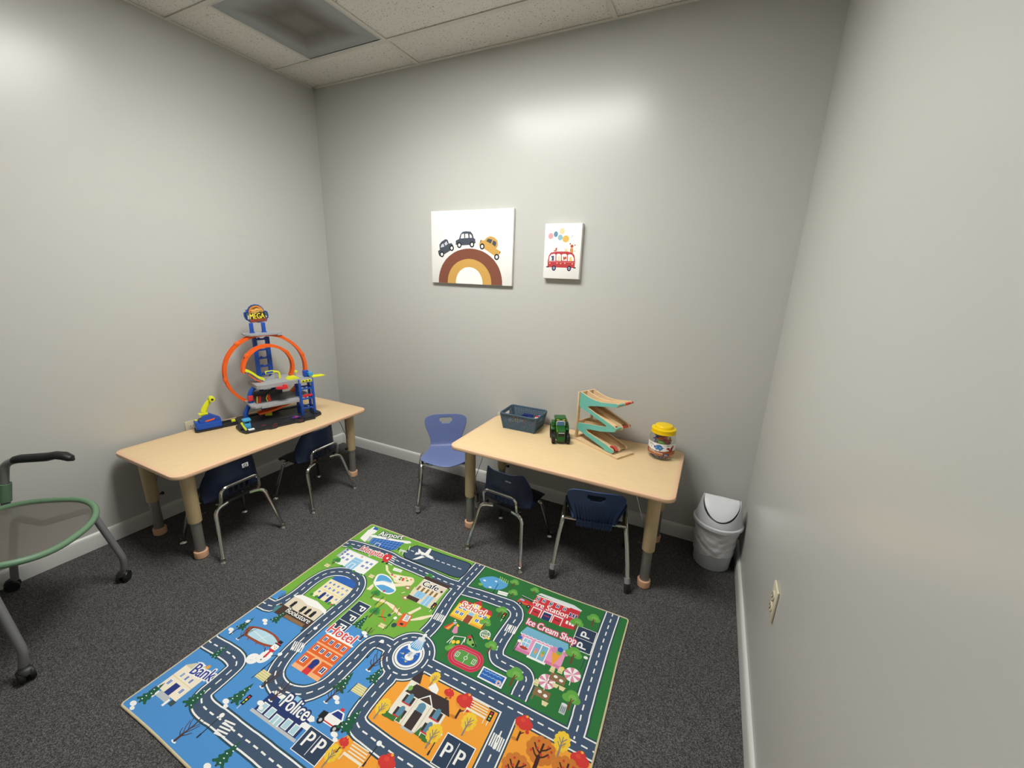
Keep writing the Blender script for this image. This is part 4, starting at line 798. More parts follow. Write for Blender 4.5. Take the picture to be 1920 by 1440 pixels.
RAINBOW_PRINT = [

('p','rb',[57,457,57,457,58,431,62,407,68,385,76,365,86,345,99,327,113,310,129,295,147,281,167,269,187,258,209,249,232,243,255,238,279,235,303,234,327,235,351,238,374,243,397,249,419,258,440,269,459,281,477,295,493,310,507,327,520,345,530,365,538,385,544,407,548,431,549,457,549,457]),
('p','mu',[131,457,131,457,132,438,134,422,138,406,144,391,151,378,159,365,169,353,180,342,193,332,206,323,220,316,235,310,251,305,267,301,284,299,300,298,317,299,333,301,350,305,365,310,380,316,395,323,408,332,420,342,431,353,441,365,450,378,457,391,463,406,467,422,469,438,470,457,470,457]),
('p','cv',[197,457,197,457,197,444,199,433,201,423,205,413,209,404,214,395,220,387,227,379,235,373,243,367,252,362,261,358,271,354,280,352,291,351,301,350,311,351,321,352,331,354,341,358,350,362,359,367,367,373,374,379,381,387,387,395,392,404,397,413,400,423,403,433,404,444,405,457,405,457]),
('p','na',[54,251,69,243,66,211,82,192,117,175,134,181,143,204,163,200,175,211,180,230,150,250,101,274,68,286,58,270]),('p','wg',[76,229,82,211,99,202,106,223]),
('p','wg',[106,202,124,188,134,206,116,217]),('p','na',[197,211,198,185,223,175,233,147,251,131,279,128,312,131,328,148,335,170,346,176,349,200,321,211,237,215]),
('p','cv',[235,172,242,147,261,142,264,170]),('p','cv',[270,144,291,143,296,168,271,170]),('p','cv',[302,146,316,150,323,168,306,169]),
('p','mu',[375,211,385,182,412,185,432,167,458,159,487,168,509,186,512,215,501,235,532,251,524,269,502,277,489,277,417,237,385,222]),
('p','na',[428,189,441,174,472,180,461,204]),('p','na',[470,207,478,184,498,193,500,204,494,222]),('p','br',[383,193,387,182,394,182,387,196]),
('p','br',[524,262,528,251,533,253,528,264]),('e','bk',86,272,18,19),('e','cv',86,272,9,10),('e','bk',165,232,18,19),('e','cv',165,232,9,10),('e','bk',225,213,18,19),
('e','cv',225,213,9,10),('e','bk',322,209,18,19),('e','cv',322,209,9,10),('e','bk',398,221,18,19),('e','cv',398,221,9,10),('e','bk',505,284,18,19),
('e','cv',505,284,9,10),
]
BUS_PRINT = [
('e','pi',38,69,15,17),('e','be',106,43,16,17),('e','mu2',131,85,20,19),('e','tq',69,59,13,16),('e','tb',97,77,15,16),('l','st',0.7,[52,94,68,142]),
('l','st',0.7,[74,83,76,135]),('l','st',0.7,[89,101,83,135]),('l','st',0.7,[107,107,96,148]),('l','st',0.7,[97,110,94,148]),
('p','rd',[28,243,27,210,32,178,45,161,78,155,144,154,176,160,190,176,196,208,195,245]),('l','pk',2.2,[23,212,110,212,199,214]),
('p','cv',[35,208,37,183,49,170,68,167,74,173,75,207]),('p','cv',[81,206,79,172,87,167,101,168,108,174,109,207]),
('p','cv',[115,205,112,173,120,168,137,168,145,175,146,206]),('p','cv',[152,207,150,173,161,169,175,172,186,188,189,206]),('p','nv',[50,206,53,192,46,180,65,178,66,206]),
('p','be',[89,206,88,194,91,177,95,184,99,178,102,194,104,205]),('p','fo',[123,201,121,180,127,184,135,184,141,180,143,194,132,200]),
('p','ye',[161,207,160,187,173,183,176,207]),('e','be',41,221,3.5,3.5),('e','be',86,220,3.5,3.5),('e','be',109,221,3.5,3.5),('e','be',134,220,3.5,3.5),
('e','be',180,222,3.5,3.5),('e','bk',68,248,13,15.5),('e','la',68,248,7,8.5),('e','bk',68,248,2.5,2.5),('e','bk',162,248,13,15.5),('e','la',162,248,7,8.5),
('e','bk',162,248,2.5,2.5),('l','bk',6,[19,242,36,242]),('l','bk',6,[188,244,203,244]),('e','fo',171,125,9,9),('e','fo',160,112,4,5),('e','fo',188,119,4,4),
('p','ta',[162,136,177,135,182,159,170,161,161,154]),('p','fo',[62,155,62,145,70,149,73,131,77,136,81,130,82,142,78,153]),
('p','be',[129,153,129,132,133,140,140,140,143,132,146,153]),('e','nv',164,77,2,2.5),('e','nv',170,69,2,2.5),('e','nv',189,151,2,2.5),
]

# ------------------------------------------------------------------ materials
M = {}
M['wall'] = mat('wall_paint', (0.515, 0.514, 0.486), 0.28, bump=(120, 0.06, 0.001), spec=0.5)
M['trim'] = mat('trim_paint', (0.62, 0.625, 0.60), 0.3)
M['grid'] = mat('grid_metal', (0.70, 0.68, 0.62), 0.5)
M['maple'] = mat('maple_laminate', 'dcc195', 0.42, noise=(7, 0.045, 5), stretch=(1.2, 16, 16))
M['band'] = mat('edge_band', 'dfb996', 0.4)
M['footpink'] = mat('foot_cap_plastic', 'd9aa88', 0.45)
M['sleeve'] = mat('leg_sleeve', 'c6b088', 0.45, bump=(300, 0.05))
M['gunmetal'] = mat('dark_chrome', (0.36, 0.345, 0.315), 0.38, 0.65)
M['chrome'] = mat('chrome', (0.62, 0.60, 0.56), 0.14, 1.0)
M['black'] = mat('black_plastic', (0.012, 0.012, 0.013), 0.45)
M['boot'] = mat('grey_boot', (0.03, 0.03, 0.033), 0.55)
M['sleevegrey'] = mat('grey_collar', (0.25, 0.25, 0.26), 0.45)
M['navy'] = mat('navy_plastic', (0.006, 0.012, 0.036), 0.42, bump=(500, 0.08))
M['blue'] = mat('blue_plastic', (0.030, 0.060, 0.155), 0.45, bump=(500, 0.08))
M['peri'] = mat('periwinkle_plastic', (0.125, 0.165, 0.345), 0.42, bump=(500, 0.06))
M['sticker'] = mat('white_sticker', (0.7, 0.7, 0.7), 0.5)
M['canvas'] = mat('canvas_cloth', (0.84, 0.83, 0.80), 0.8, bump=(900, 0.15))
M['beige'] = mat('almond_plastic', (0.62, 0.56, 0.42), 0.4)
M['slot'] = mat('slot_dark', (0.02, 0.018, 0.015), 0.6)
M['binwhite'] = mat('bin_plastic', (0.66, 0.67, 0.70), 0.4)
M['binbody'] = mat('bin_body_plastic', (0.60, 0.61, 0.63), 0.45)
M['liner'] = mat('bin_liner', (0.66, 0.66, 0.68), 0.32, bump=(60, 0.5, 0.004))
M['sage'] = mat('sage_plastic', (0.13, 0.235, 0.14), 0.45)
M['greytube'] = mat('grey_tube', (0.24, 0.24, 0.245), 0.38, 0.3)
M['rugedge'] = mat('rug_binding', 'cdbf9c', 0.95, bump=(700, 0.5))
M['rugbase'] = mat('rug_backing', '8f8a78', 0.95)
M['rugprint'] = print_mat('rug_print', 0.95, bump=(420, 0.35, 0.0015), gain=0.90)
M['artprint'] = print_mat('art_print', 0.8, bump=(900, 0.15))
M['labelprint'] = print_mat('label_print', 0.35)
M['plywood'] = mat('birch_plywood', 'dcc097', 0.5, noise=(9, 0.08, 4), stretch=(2, 2, 18))
M['teal'] = mat('teal_paint', '6bb8ad', 0.5)
M['redpaint'] = mat('red_paint', 'c8493f', 0.45)
M['yellow'] = mat('yellow_plastic', 'e9c500', 0.38)
M['lime'] = mat('lime_plastic', 'dfe32a', 0.4)
M['orange'] = mat('orange_plastic', 'f0641a', 0.35)
M['royal'] = mat('royal_blue_plastic', '1f4fae', 0.35)
M['skyblue'] = mat('light_blue_plastic', '3f9bd0', 0.35)
M['lightgrey'] = mat('light_grey_plastic', '9fa1a6', 0.42)
M['midgrey'] = mat('dark_grey_plastic', '66666a', 0.5)
M['redplastic'] = mat('red_plastic', 'cf3338', 0.38)
M['trayblack'] = mat('tray_plastic', '26292e', 0.45)
M['tractorgreen'] = mat('tractor_green', '1d5a22', 0.28)
M['tyre'] = mat('tyre_rubber', '161616', 0.6)
M['hub'] = mat('hub_yellow', 'd9b62c', 0.4)
M['glassblue'] = mat('windscreen', '6f95c8', 0.15)
M['white'] = mat('white_plastic', 'eeeeee', 0.4)
M['basket'] = mat('basket_plastic', '3f586b', 0.45)
M['purple'] = mat('purple_plastic', '55308a', 0.35)

def clear_plastic():
    X = bpy.data.materials.new('clear_plastic'); X.use_nodes = True
    nt = X.node_tree; nt.nodes.clear()
    out = nt.nodes.new('ShaderNodeOutputMaterial'); mix = nt.nodes.new('ShaderNodeMixShader')
    tr = nt.nodes.new('ShaderNodeBsdfTransparent'); gl = nt.nodes.new('ShaderNodeBsdfGlossy')
    tr.inputs[0].default_value = (0.97, 0.975, 0.97, 1); gl.inputs['Roughness'].default_value = 0.08; mix.inputs[0].default_value = 0.055
    nt.links.new(tr.outputs[0], mix.inputs[1]); nt.links.new(gl.outputs[0], mix.inputs[2]); nt.links.new(mix.outputs[0], out.inputs[0])
    return X
M['clear'] = clear_plastic()

def mesh_cloth():
    X = bpy.data.materials.new('woven_mesh'); X.use_nodes = True
    nt = X.node_tree; b = nt.nodes['Principled BSDF']
    b.inputs['Base Color'].default_value = (0.115, 0.105, 0.09, 1); b.inputs['Roughness'].default_value = 0.7
    out = nt.nodes['Material Output']; mix = nt.nodes.new('ShaderNodeMixShader'); tr = nt.nodes.new('ShaderNodeBsdfTransparent')
    mix.inputs[0].default_value = 0.80
    nt.links.new(tr.outputs[0], mix.inputs[1]); nt.links.new(b.outputs[0], mix.inputs[2]); nt.links.new(mix.outputs[0], out.inputs[0])
    return X
M['meshcloth'] = mesh_cloth()

def carpet_mat():
    X = mat('carpet', (0.05, 0.05, 0.05), 1.0, spec=0.0)
    nt = X.node_tree; b = nt.nodes['Principled BSDF']
    tc = nt.nodes.new('ShaderNodeTexCoord')
    n1 = nt.nodes.new('ShaderNodeTexNoise'); n1.inputs['Scale'].default_value = 190; n1.inputs['Detail'].default_value = 6; n1.inputs['Roughness'].default_value = 0.85
    n2 = nt.nodes.new('ShaderNodeTexNoise'); n2.inputs['Scale'].default_value = 3.0; n2.inputs['Detail'].default_value = 3
    vo = nt.nodes.new('ShaderNodeTexVoronoi'); vo.inputs['Scale'].default_value = 400
    r = nt.nodes.new('ShaderNodeValToRGB')
    e = r.color_ramp.elements
    e[0].position = 0.36; e[0].color = (0.042, 0.0405, 0.0408, 1)
    e[1].position = 0.68; e[1].color = (0.185, 0.178, 0.178, 1)
    k = e.new(0.52); k.color = (0.084, 0.081, 0.0815, 1)
    mx = nt.nodes.new('ShaderNodeMixRGB'); mx.blend_type = 'MULTIPLY'; mx.inputs[0].default_value = 0.25
    av = nt.nodes.new('ShaderNodeMixRGB'); av.inputs[0].default_value = 0.35
    nt.links.new(tc.outputs['Object'], n1.inputs['Vector']); nt.links.new(tc.outputs['Object'], n2.inputs['Vector']); nt.links.new(tc.outputs['Object'], vo.inputs['Vector'])
    sp = nt.nodes.new('ShaderNodeSeparateColor'); nt.links.new(vo.outputs['Color'], sp.inputs[0])
    nt.links.new(n1.outputs['Fac'], av.inputs[1]); nt.links.new(sp.outputs[0], av.inputs[2])
    nt.links.new(av.outputs[0], r.inputs['Fac']); nt.links.new(r.outputs['Color'], mx.inputs[1]); nt.links.new(n2.outputs['Fac'], mx.inputs[2])
    nt.links.new(mx.outputs['Color'], b.inputs['Base Color'])
    return X
M['carpet'] = carpet_mat()

def tile_mat():
    X = mat('fissured_tile', (0.80, 0.785, 0.74), 0.95, spec=0.2)
    nt = X.node_tree; b = nt.nodes['Principled BSDF']
    tc = nt.nodes.new('ShaderNodeTexCoord')
    nz = nt.nodes.new('ShaderNodeTexNoise'); nz.inputs['Scale'].default_value = 26
    ad = nt.nodes.new('ShaderNodeVectorMath'); ad.operation = 'MULTIPLY_ADD'; ad.inputs[1].default_value = (0.05, 0.05, 0.05)
    vo = nt.nodes.new('ShaderNodeTexVoronoi'); vo.inputs['Scale'].default_value = 78; vo.inputs['Randomness'].default_value = 1.0
    r = nt.nodes.new('ShaderNodeValToRGB'); e = r.color_ramp.elements
    e[0].position = 0.12; e[0].color = (0.34, 0.325, 0.295, 1); e[1].position = 0.27; e[1].color = (0.80, 0.785, 0.74, 1)
    nt.links.new(tc.outputs['Object'], nz.inputs['Vector']); nt.links.new(nz.outputs['Color'], ad.inputs[0]); nt.links.new(tc.outputs['Object'], ad.inputs[2])
    nt.links.new(ad.outputs[0], vo.inputs['Vector']); nt.links.new(vo.outputs['Distance'], r.inputs['Fac']); nt.links.new(r.outputs['Color'], b.inputs['Base Color'])
    bp = nt.nodes.new('ShaderNodeBump'); bp.inputs['Strength'].default_value = 0.6; bp.inputs['Distance'].default_value = 0.002
    nt.links.new(r.outputs['Color'], bp.inputs['Height']); nt.links.new(bp.outputs['Normal'], b.inputs['Normal'])
    return X
M['tile'] = tile_mat()

def vent_mat():
    """perforated sheet coloured darker in a square ring round the middle"""
    X = mat('perforated_sheet', (0.3, 0.31, 0.32), 0.6)
    nt = X.node_tree; b = nt.nodes['Principled BSDF']
    tc = nt.nodes.new('ShaderNodeTexCoord'); sp = nt.nodes.new('ShaderNodeSeparateXYZ')
    nt.links.new(tc.outputs['Object'], sp.inputs[0])
    def mth(op, *a):
        n = nt.nodes.new('ShaderNodeMath'); n.operation = op
        for i, v in enumerate(a):
            if isinstance(v, (int, float)): n.inputs[i].default_value = v
            else: nt.links.new(v, n.inputs[i])
        return n.outputs[0]
    ax, ay = mth('ABSOLUTE', sp.outputs[0]), mth('ABSOLUTE', sp.outputs[1])
    nz = nt.nodes.new('ShaderNodeTexNoise'); nz.inputs['Scale'].default_value = 9
    nt.links.new(tc.outputs['Object'], nz.inputs['Vector'])
    d = mth('ADD', mth('MAXIMUM', ax, ay), mth('MULTIPLY', nz.outputs['Fac'], 0.06))
    r = nt.nodes.new('ShaderNodeValToRGB'); e = r.color_ramp.elements  # brownish grey middle, darkest in a ring, paler towards the border
    e[0].position = 0.08; e[0].color = (0.235, 0.222, 0.205, 1)
    e[1].position = 0.26; e[1].color = (0.40, 0.425, 0.435, 1)
    k = e.new(0.13); k.color = (0.175, 0.165, 0.15, 1)
    k = e.new(0.19); k.color = (0.25, 0.245, 0.235, 1)
    nt.links.new(d, r.inputs['Fac'])
    px = mth('SINE', mth('MULTIPLY', sp.outputs[0], 1400.0)); py = mth('SINE', mth('MULTIPLY', sp.outputs[1], 1400.0))
    holes = mth('GREATER_THAN', mth('MULTIPLY', px, py), 0.25)
    mx = nt.nodes.new('ShaderNodeMixRGB'); mx.blend_type = 'MULTIPLY'; mx.inputs[2].default_value = (0.62, 0.62, 0.62, 1)
    nt.links.new(holes, mx.inputs[0]); nt.links.new(r.outputs['Color'], mx.inputs[1]); nt.links.new(mx.outputs[0], b.inputs['Base Color'])
    return X
M['vent'] = vent_mat()
M['lamp'] = mat('lamp_diffuser', (0.9, 0.9, 0.88), 0.4, emit=(LAMP_COLOUR, LAMP_STRENGTH))

# ------------------------------------------------------------------ room shell
def shell(name, x0, x1, y0, y1, z0, z1, m_):
    return structure(MB().b2(x0, x1, y0, y1, z0, z1).build(name, m_, smooth=0))
TH = 0.10
o = shell('floor', -TH, RW + TH, -RD - TH, TH, -0.08, 0.0, M['carpet']); o['label'] = 'dark grey speckled loop carpet covering the whole floor'
o = shell('wall_back', -TH, RW + TH, 0, TH, 0, RH + .12, M['wall']); o['label'] = 'pale grey painted wall behind the two canvases'
o = shell('wall_left', -TH, 0, -RD, 0, 0, RH + .12, M['wall']); o['label'] = 'pale grey painted wall beside the toy garage table'
o = shell('wall_right', RW, RW + TH, -RD, 0, 0, RH + .12, M['wall']); o['label'] = 'pale grey painted wall with the almond socket'
o = shell('wall_front', -TH, RW + TH, -RD - TH, -RD, 0, RH + .12, M['wall']); o['label'] = 'pale grey painted wall behind the viewer'

def baseboard(name, poly_ext, Mx):
    b = MB(); b.prism([(0, 0), (0.013, 0), (0.013, 0.070), (0.010, 0.082), (0.004, 0.088), (0, 0.089)], 0, poly_ext, Mx)
    return structure(b.build(name, M['trim'], smooth=50))
# profile (a = out of wall, b = up)
baseboard('baseboard_left', RD, Matrix(((1, 0, 0, 0), (0, 0, -1, 0), (0, 1, 0, 0), (0, 0, 0, 1))))['label'] = 'white painted baseboard along the left wall'
baseboard('baseboard_back', RW, Matrix(((0, 0, 1, 0), (-1, 0, 0, 0), (0, 1, 0, 0), (0, 0, 0, 1))))['label'] = 'white painted baseboard along the back wall'
baseboard('baseboard_right', RD, Matrix(((-1, 0, 0, RW), (0, 0, -1, 0), (0, 1, 0, 0), (0, 0, 0, 1))))['label'] = 'white painted baseboard along the right wall'

# ceiling: slab, tiles, grid
ceil = shell('ceiling', -TH, RW + TH, -RD - TH, TH, RH + 0.12, RH + 0.2, M['tile'])
ceil['label'] = 'suspended ceiling of fissured off-white tiles in a metal grid'
GX = [0, 0.956, 2.175, RW]
GY = [0, -0.2954, -0.903, -1.512, -2.12, -2.729, -3.337, -RD]
VX0 = 0.346
for i in range(3):
    for j in range(7):
        x0, x1, y1, y0 = GX[i], GX[i + 1], GY[j], GY[j + 1]
        if i == 1 and j == 2: continue
        if i == 0 and j == 1: x1 = VX0
        b = MB(); b.b2(x0 + .004, x1 - .004, y0 + .004, y1 - .004, RH + .003, RH + .018, 0.003)
        b.build('ceiling_tile', M['tile'], ceil)
for x in GX[1:3]:
    MB().b2(x - .012, x + .012, -RD, 0, RH - .002, RH + .002).build('grid_bar', M['grid'], ceil, smooth=0)
for k, y in enumerate(GY[1:7]):
    MB().b2(0, RW, y - .012, y + .012, RH - .0025, RH + .0015).build('grid_bar', M['grid'], ceil, smooth=0)
MB().b2(VX0 - .008, VX0 + .008, GY[2], GY[1], RH - .002, RH + .002).build('grid_bar', M['grid'], ceil, smooth=0)
for (x0, x1, y0, y1) in ((0, RW, -.02, 0), (0, .02, -RD, 0), (RW - .02, RW, -RD, 0), (0, RW, -RD, -RD + .02)):
    MB().b2(x0, x1, y0, y1, RH - .002, RH + .001).build('wall_angle', M['grid'], ceil, smooth=0)

# vent and lamp in the grid
vc = ((VX0 + GX[1]) / 2, (GY[1] + GY[2]) / 2)
vent = thing('ceiling_vent', 'square perforated grey air vent with a darker middle in the ceiling grid', 'vent', (vc[0], vc[1], RH))
hx, hy = (GX[1] - VX0) / 2 - .008, (GY[1] - GY[2]) / 2 - .01
b = MB()
for (x0, x1, y0, y1) in ((-hx, hx, -hy, -hy + .012), (-hx, hx, hy - .012, hy), (-hx, -hx + .012, -hy + .012, hy - .012), (hx - .012, hx, -hy + .012, hy - .012)):
    b.b2(x0, x1, y0, y1, -.003, .008, 0.001)
b.build('frame', M['trim'], vent)
MB().b2(-hx + .012, hx - .012, -hy + .012, hy - .012, .001, .004).build('perforated_panel', M['vent'], vent, smooth=0)

lx, ly = (GX[1] + GX[2]) / 2, (GY[2] + GY[3]) / 2
lamp = thing('ceiling_light', 'recessed rectangular ceiling light panel between the tiles', 'ceiling light', (lx, ly, RH))
hx, hy = (GX[2] - GX[1]) / 2 - .014, (GY[2] - GY[3]) / 2 - .014
b = MB()
for (x0, x1, y0, y1) in ((-hx, hx, -hy, -hy + .02), (-hx, hx, hy - .02, hy), (-hx, -hx + .02, -hy + .02, hy - .02), (hx - .02, hx, -hy + .02, hy - .02)):
    b.b2(x0, x1, y0, y1, -.003, .03, 0.002)
b.build('frame', M['trim'], lamp)
MB().b2(-hx + .02, hx - .02, -hy + .02, hy - .02, .004, .010).build('diffuser', M['lamp'], lamp, smooth=0)
la = bpy.data.lights.new('light_tubes', 'AREA')
la.shape = 'RECTANGLE'; la.size = 2 * hx - .04; la.size_y = 2 * hy - .04
la.energy = LAMP_WATTS; la.color = LAMP_COLOUR; la.spread = math.radians(150)
lo = bpy.data.objects.new('light_tubes', la); COLL.objects.link(lo); lo.parent = lamp; lo.location = (0, 0, .002)

# ------------------------------------------------------------------ rug
RUG_O, RUG_A = (1.1350, -0.8002), math.atan2(0.01201524, 0.99992781)
RL, RWD = 1540.0, 1209.0
rug = thing('play_rug', 'printed play rug with a colourful town street map lying on the carpet', 'rug', (RUG_O[0], RUG_O[1], 0), RUG_A)
b = MB(); b.prism(rrect(0.004, RL / 1000 - .004, -RWD / 1000 + .004, -.004, 0.01, 4), 0.0005, 0.0068)
b.build('rug_backing', M['rugbase'], rug, smooth=0)
loop = [(x, y, .0042) for x, y in rrect(0.002, RL / 1000 - .002, -RWD / 1000 + .002, -.002, 0.012, 5)]
fine = []
for i in range(len(loop)):
    a, c = Vector(loop[i]), Vector(loop[(i + 1) % len(loop)])
    n = max(1, int((c - a).length / .05))
    for k in range(n):
        p = a.lerp(c, k / n)
        p += Vector((math.sin(p.y * 11 + 1) * .0016, math.sin(p.x * 9) * .0022, 0))
        fine.append(p)
MB().tube(fine, .0042, 8, closed=True).build('edge_binding', M['rugedge'], rug)
rug_p = build_print('printed_town_map', RUG_PRINT, RUG_COLOURS,
            lambda x, y, l: (x / 1000, -y / 1000, 0.0072 + l * 0.00003), M['rugprint'], rug, clip=(4, RL - 4, 4, RWD - 4))
rug_p['label'] = 'printed town map with roads, shops, trees and lettering'

# ------------------------------------------------------------------ canvases on the back wall
def canvas(name, label, x0, x1, z0, z1, depth, data):
    t = thing(name, label, 'wall art', (x0, 0, z1))
    MB().b2(0, x1 - x0, -depth, -0.001, -(z1 - z0), 0, 0.004).build('stretched_canvas', M['canvas'], t)
    build_print('printed_picture', data, CANVAS_COLOURS, lambda x, y, l: (x / 1000, -depth - .0003 - l * .00004, -y / 1000), M['artprint'], t,
                clip=(2, (x1 - x0) * 1000 - 2, 2, (z1 - z0) * 1000 - 1))
    return t
canvas('canvas_print', 'wide white canvas with three cars driving over a brown and mustard rainbow', 1.036, 1.652, 1.430, 1.889, .022, RAINBOW_PRINT)
canvas('canvas_print', 'small white canvas with a red bus carrying animals under balloons', 1.865, 2.090, 1.487, 1.795, .033, BUS_PRINT)

# ------------------------------------------------------------------ sockets
def socket(label, loc, rz):
    t = thing('wall_socket', label, 'socket', loc, rz)            # faces local -y
    MB().b2(-.035, .035, -.007, 0, -.058, .058, .004).build('cover_plate', M['beige'], t)
    for z in (.021, -.021):
        b = MB(); b.prism(circ(0, z, .017, 20, .0145), -.010, -.006, XZ())
        r = b.build('receptacle', M['beige'], t)
        s = MB()
        for x in (-.0065, .0065): s.b2(x - .001, x + .001, -.0112, -.0095, z - .002, z + .007)
        s.prism(circ(0, z - .008, .0024, 10), -.0112, -.0095, XZ())
        s.build('slots', M['slot'], r, smooth=0)
    b = MB(); b.prism(circ(0, 0, .003, 10), -.009, -.006, XZ()); b.build('screw', M['chrome'], t)
    return t
socket('almond double socket low on the right hand wall', (RW, -1.028, .515), math.radians(-90))
socket('almond socket on the left wall just behind the blue launcher', (0, -1.128, .505), math.radians(90))
socket('almond socket on the back wall behind the perforated basket', (1.600, 0, .515), 0)

# ------------------------------------------------------------------ activity tables
def activity_table(label, loc, rz, h):
    t = thing('activity_table', label, 'table', loc, rz, 'maple activity tables')
    L, D, r = 1.216, .608, .052
    b = MB(); b.prism(rrect(-L / 2 + .02, L / 2 - .02, -D / 2 + .02, D / 2 - .02, r - .02, 8), h - .022, h - .0001)
    top = b.build('tabletop', M['maple'], t, smooth=0)
    prof = [(.021, h - .0003), (.005, h - .0005), (.0015, h - .0025), (0, h - .007), (0, h - .016), (.0015, h - .020), (.005, h - .022), (.021, h - .022)]
    V, F = [], []
    n = None
    for ins, z in prof:
        ring = rrect(-L / 2 + ins, L / 2 - ins, -D / 2 + ins, D / 2 - ins, r - ins, 8)
        n = len(ring)
        V += [(x, y, z) for x, y in ring]
    for i in range(len(prof) - 1):
        for k in range(n): F.append([i * n + k, i * n + (k + 1) % n, (i + 1) * n + (k + 1) % n, (i + 1) * n + k])
    MB().add(V, F).build('edge_band', M['band'], t)
    for sx in (-1, 1):
        for sy in (-1, 1):
            x, y = sx * .517, sy * .207
            b = MB(); b.lathe([(.030, .213), (.0305, .216), (.0315, h - .022)], 20, c=(x, y, 0))
            leg = b.build('leg', M['sleeve'], t)
            b = MB(); b.lathe([(.0235, .03), (.0235, .24)], 18, c=(x, y, 0)); b.build('lower_tube', M['gunmetal'], leg)
            b = MB(); b.lathe([(.027, 0), (.0315, .004), (.0325, .036), (.031, .040), (.0245, .041)], 20, c=(x, y, 0)); b.build('foot_cap', M['footpink'], leg)
            b = MB(); b.lathe([(.004, 0), (.004, .012), (.010, .013), (.010, .022), (.007, .024)], 12, M=TR(x - sx * .029, y, .235) @ RY(-sx * math.pi / 2)); b.build('adjusting_knob', M['black'], leg)
            b = MB(); b.tube([(x - sx * .10, y, h - .024), (x - sx * .034, y, .33), (x - sx * .031, y, .31)], .0022, 6); b.build('brace_wire', M['chrome'], leg)
    b = MB()
    b.b2(-L / 2 + .06, L / 2 - .06, -D / 2 + .085, -D / 2 + .105, h - .05, h - .022); b.b2(-L / 2 + .06, L / 2 - .06, D / 2 - .105, D / 2 - .085, h - .05, h - .022)
    b.build('apron_rail', M['sleeve'], t, smooth=0)
    return t
HL, HR = .525, .556
activity_table('maple activity table against the left wall carrying the toy garage', (.353, -.922, 0), math.pi / 2, HL)
activity_table('maple activity table against the back wall carrying the basket, tractor and jar', (2.181, -.314, 0), 0, HR)

# ------------------------------------------------------------------ chairs
def shell_mesh(name, stations, ncol, material, parent, thick=.005, hole=None, pw=2, sub=2):
    """stations: (y, z, half width, edge lift y, edge lift z) from seat front to top of back"""
    V, F = [], []
    for (y, z, w, ly_, lz_) in stations:
        for k in range(ncol + 1):
            a = -1 + 2 * k / ncol
            V.append((a * w, y + ly_ * abs(a) ** pw, z + lz_ * a * a))
    for i in range(len(stations) - 1):
        for k in range(ncol):
            if hole and hole(i, k): continue
            F.append([i * (ncol + 1) + k, i * (ncol + 1) + k + 1, (i + 1) * (ncol + 1) + k + 1, (i + 1) * (ncol + 1) + k])
    b = MB().add(V, F)
    o = b.build(name, material, parent, smooth=0)
    o.data.shade_smooth()
    s = o.modifiers.new('thickness', 'SOLIDIFY'); s.thickness = thick; s.offset = 0
    s = o.modifiers.new('smooth', 'SUBSURF'); s.levels = sub; s.render_levels = sub
    return o

def school_chair(label, group):
    """small stacking chair, faces local +y, origin on the floor in the middle of its feet"""
    t = thing('school_chair', label, 'chair', group=group)
    st = [(.172, .262, .120, -.02, 0), (.170, .280, .140, -.02, .0), (.150, .294, .148, -.015, .004), (.08, .294, .152, 0, .010), (0, .290, .152, 0, .012), (-.05, .288, .152, .004, .012),
          (-.080, .293, .152, .02, .008), (-.092, .312, .153, .05, .004), (-.096, .338, .153, .068, 0), (-.099, .370, .151, .072, 0), (-.102, .395, .147, .070, 0), (-.106, .43, .137, .062, 0), (-.110, .465, .124, .052, 0), (-.113, .486, .115, .044, 0), (-.1135, .494, .108, .038, 0), (-.114, .498, .094, .026, 0)]
    hole = lambda i, k: i in (7, 8) and k in (7, 9, 11, 13)
    shell_mesh('seat_shell', st, 20, M['navy'], t, .006, hole, pw=3.2)
    U = fillet([(-.104, -.080, .278), (-.104, -.116, .290), (-.100, -.1235, .376), (.100, -.1235, .376), (.104, -.116, .290), (.104, -.080, .278)], .035, 6)
    MB().tube(U, .0085, 10).build('back_support_bar', M['chrome'], t)
    for sx in (-1, 1):
        for sy in (-1, 1):
            p = fillet([(sx * .06, sy * .088, .270), (sx * .132, sy * .106, .266), (sx * .172, sy * .178, .012)], .045, 6)
            leg = MB().tube(p, .0105, 10).build('leg', M['chrome'], t)
            b = MB(); b.lathe([(.0165, 0), (.0175, .004), (.014, .010), (.0115, .014), (.0112, .03)], 14, M=TR(sx * .172, sy * .178, 0)); b.build('glide', M['chrome'], leg)
    for y in (-.088, .088):
        b = MB(); b.b2(-.058, .058, y - .010, y + .010, .268, .282, .003); b.build('seat_bracket', M['black'], t)
    return t
GROUPC = 'small navy school chairs'
ch = school_chair('navy school chair with a white sticker tucked under the toy garage table', GROUPC)
ch2 = copy_tree(ch); ch3 = copy_tree(ch)
ch.location = (.5285, -1.2490, 0); ch.rotation_euler = (0, 0, math.radians(90 + 1.7))
ch2.location = (.541, -.7155, 0); ch2.rotation_euler = (0, 0, math.radians(90 + 1.6)); ch2['label'] = 'navy school chair nearest the corner, under the toy garage table'
ch3.location = (1.948, -.544, 0); ch3.rotation_euler = (0, 0, math.radians(-4.3)); ch3['label'] = 'navy school chair under the table with the basket, beside the blue chair'
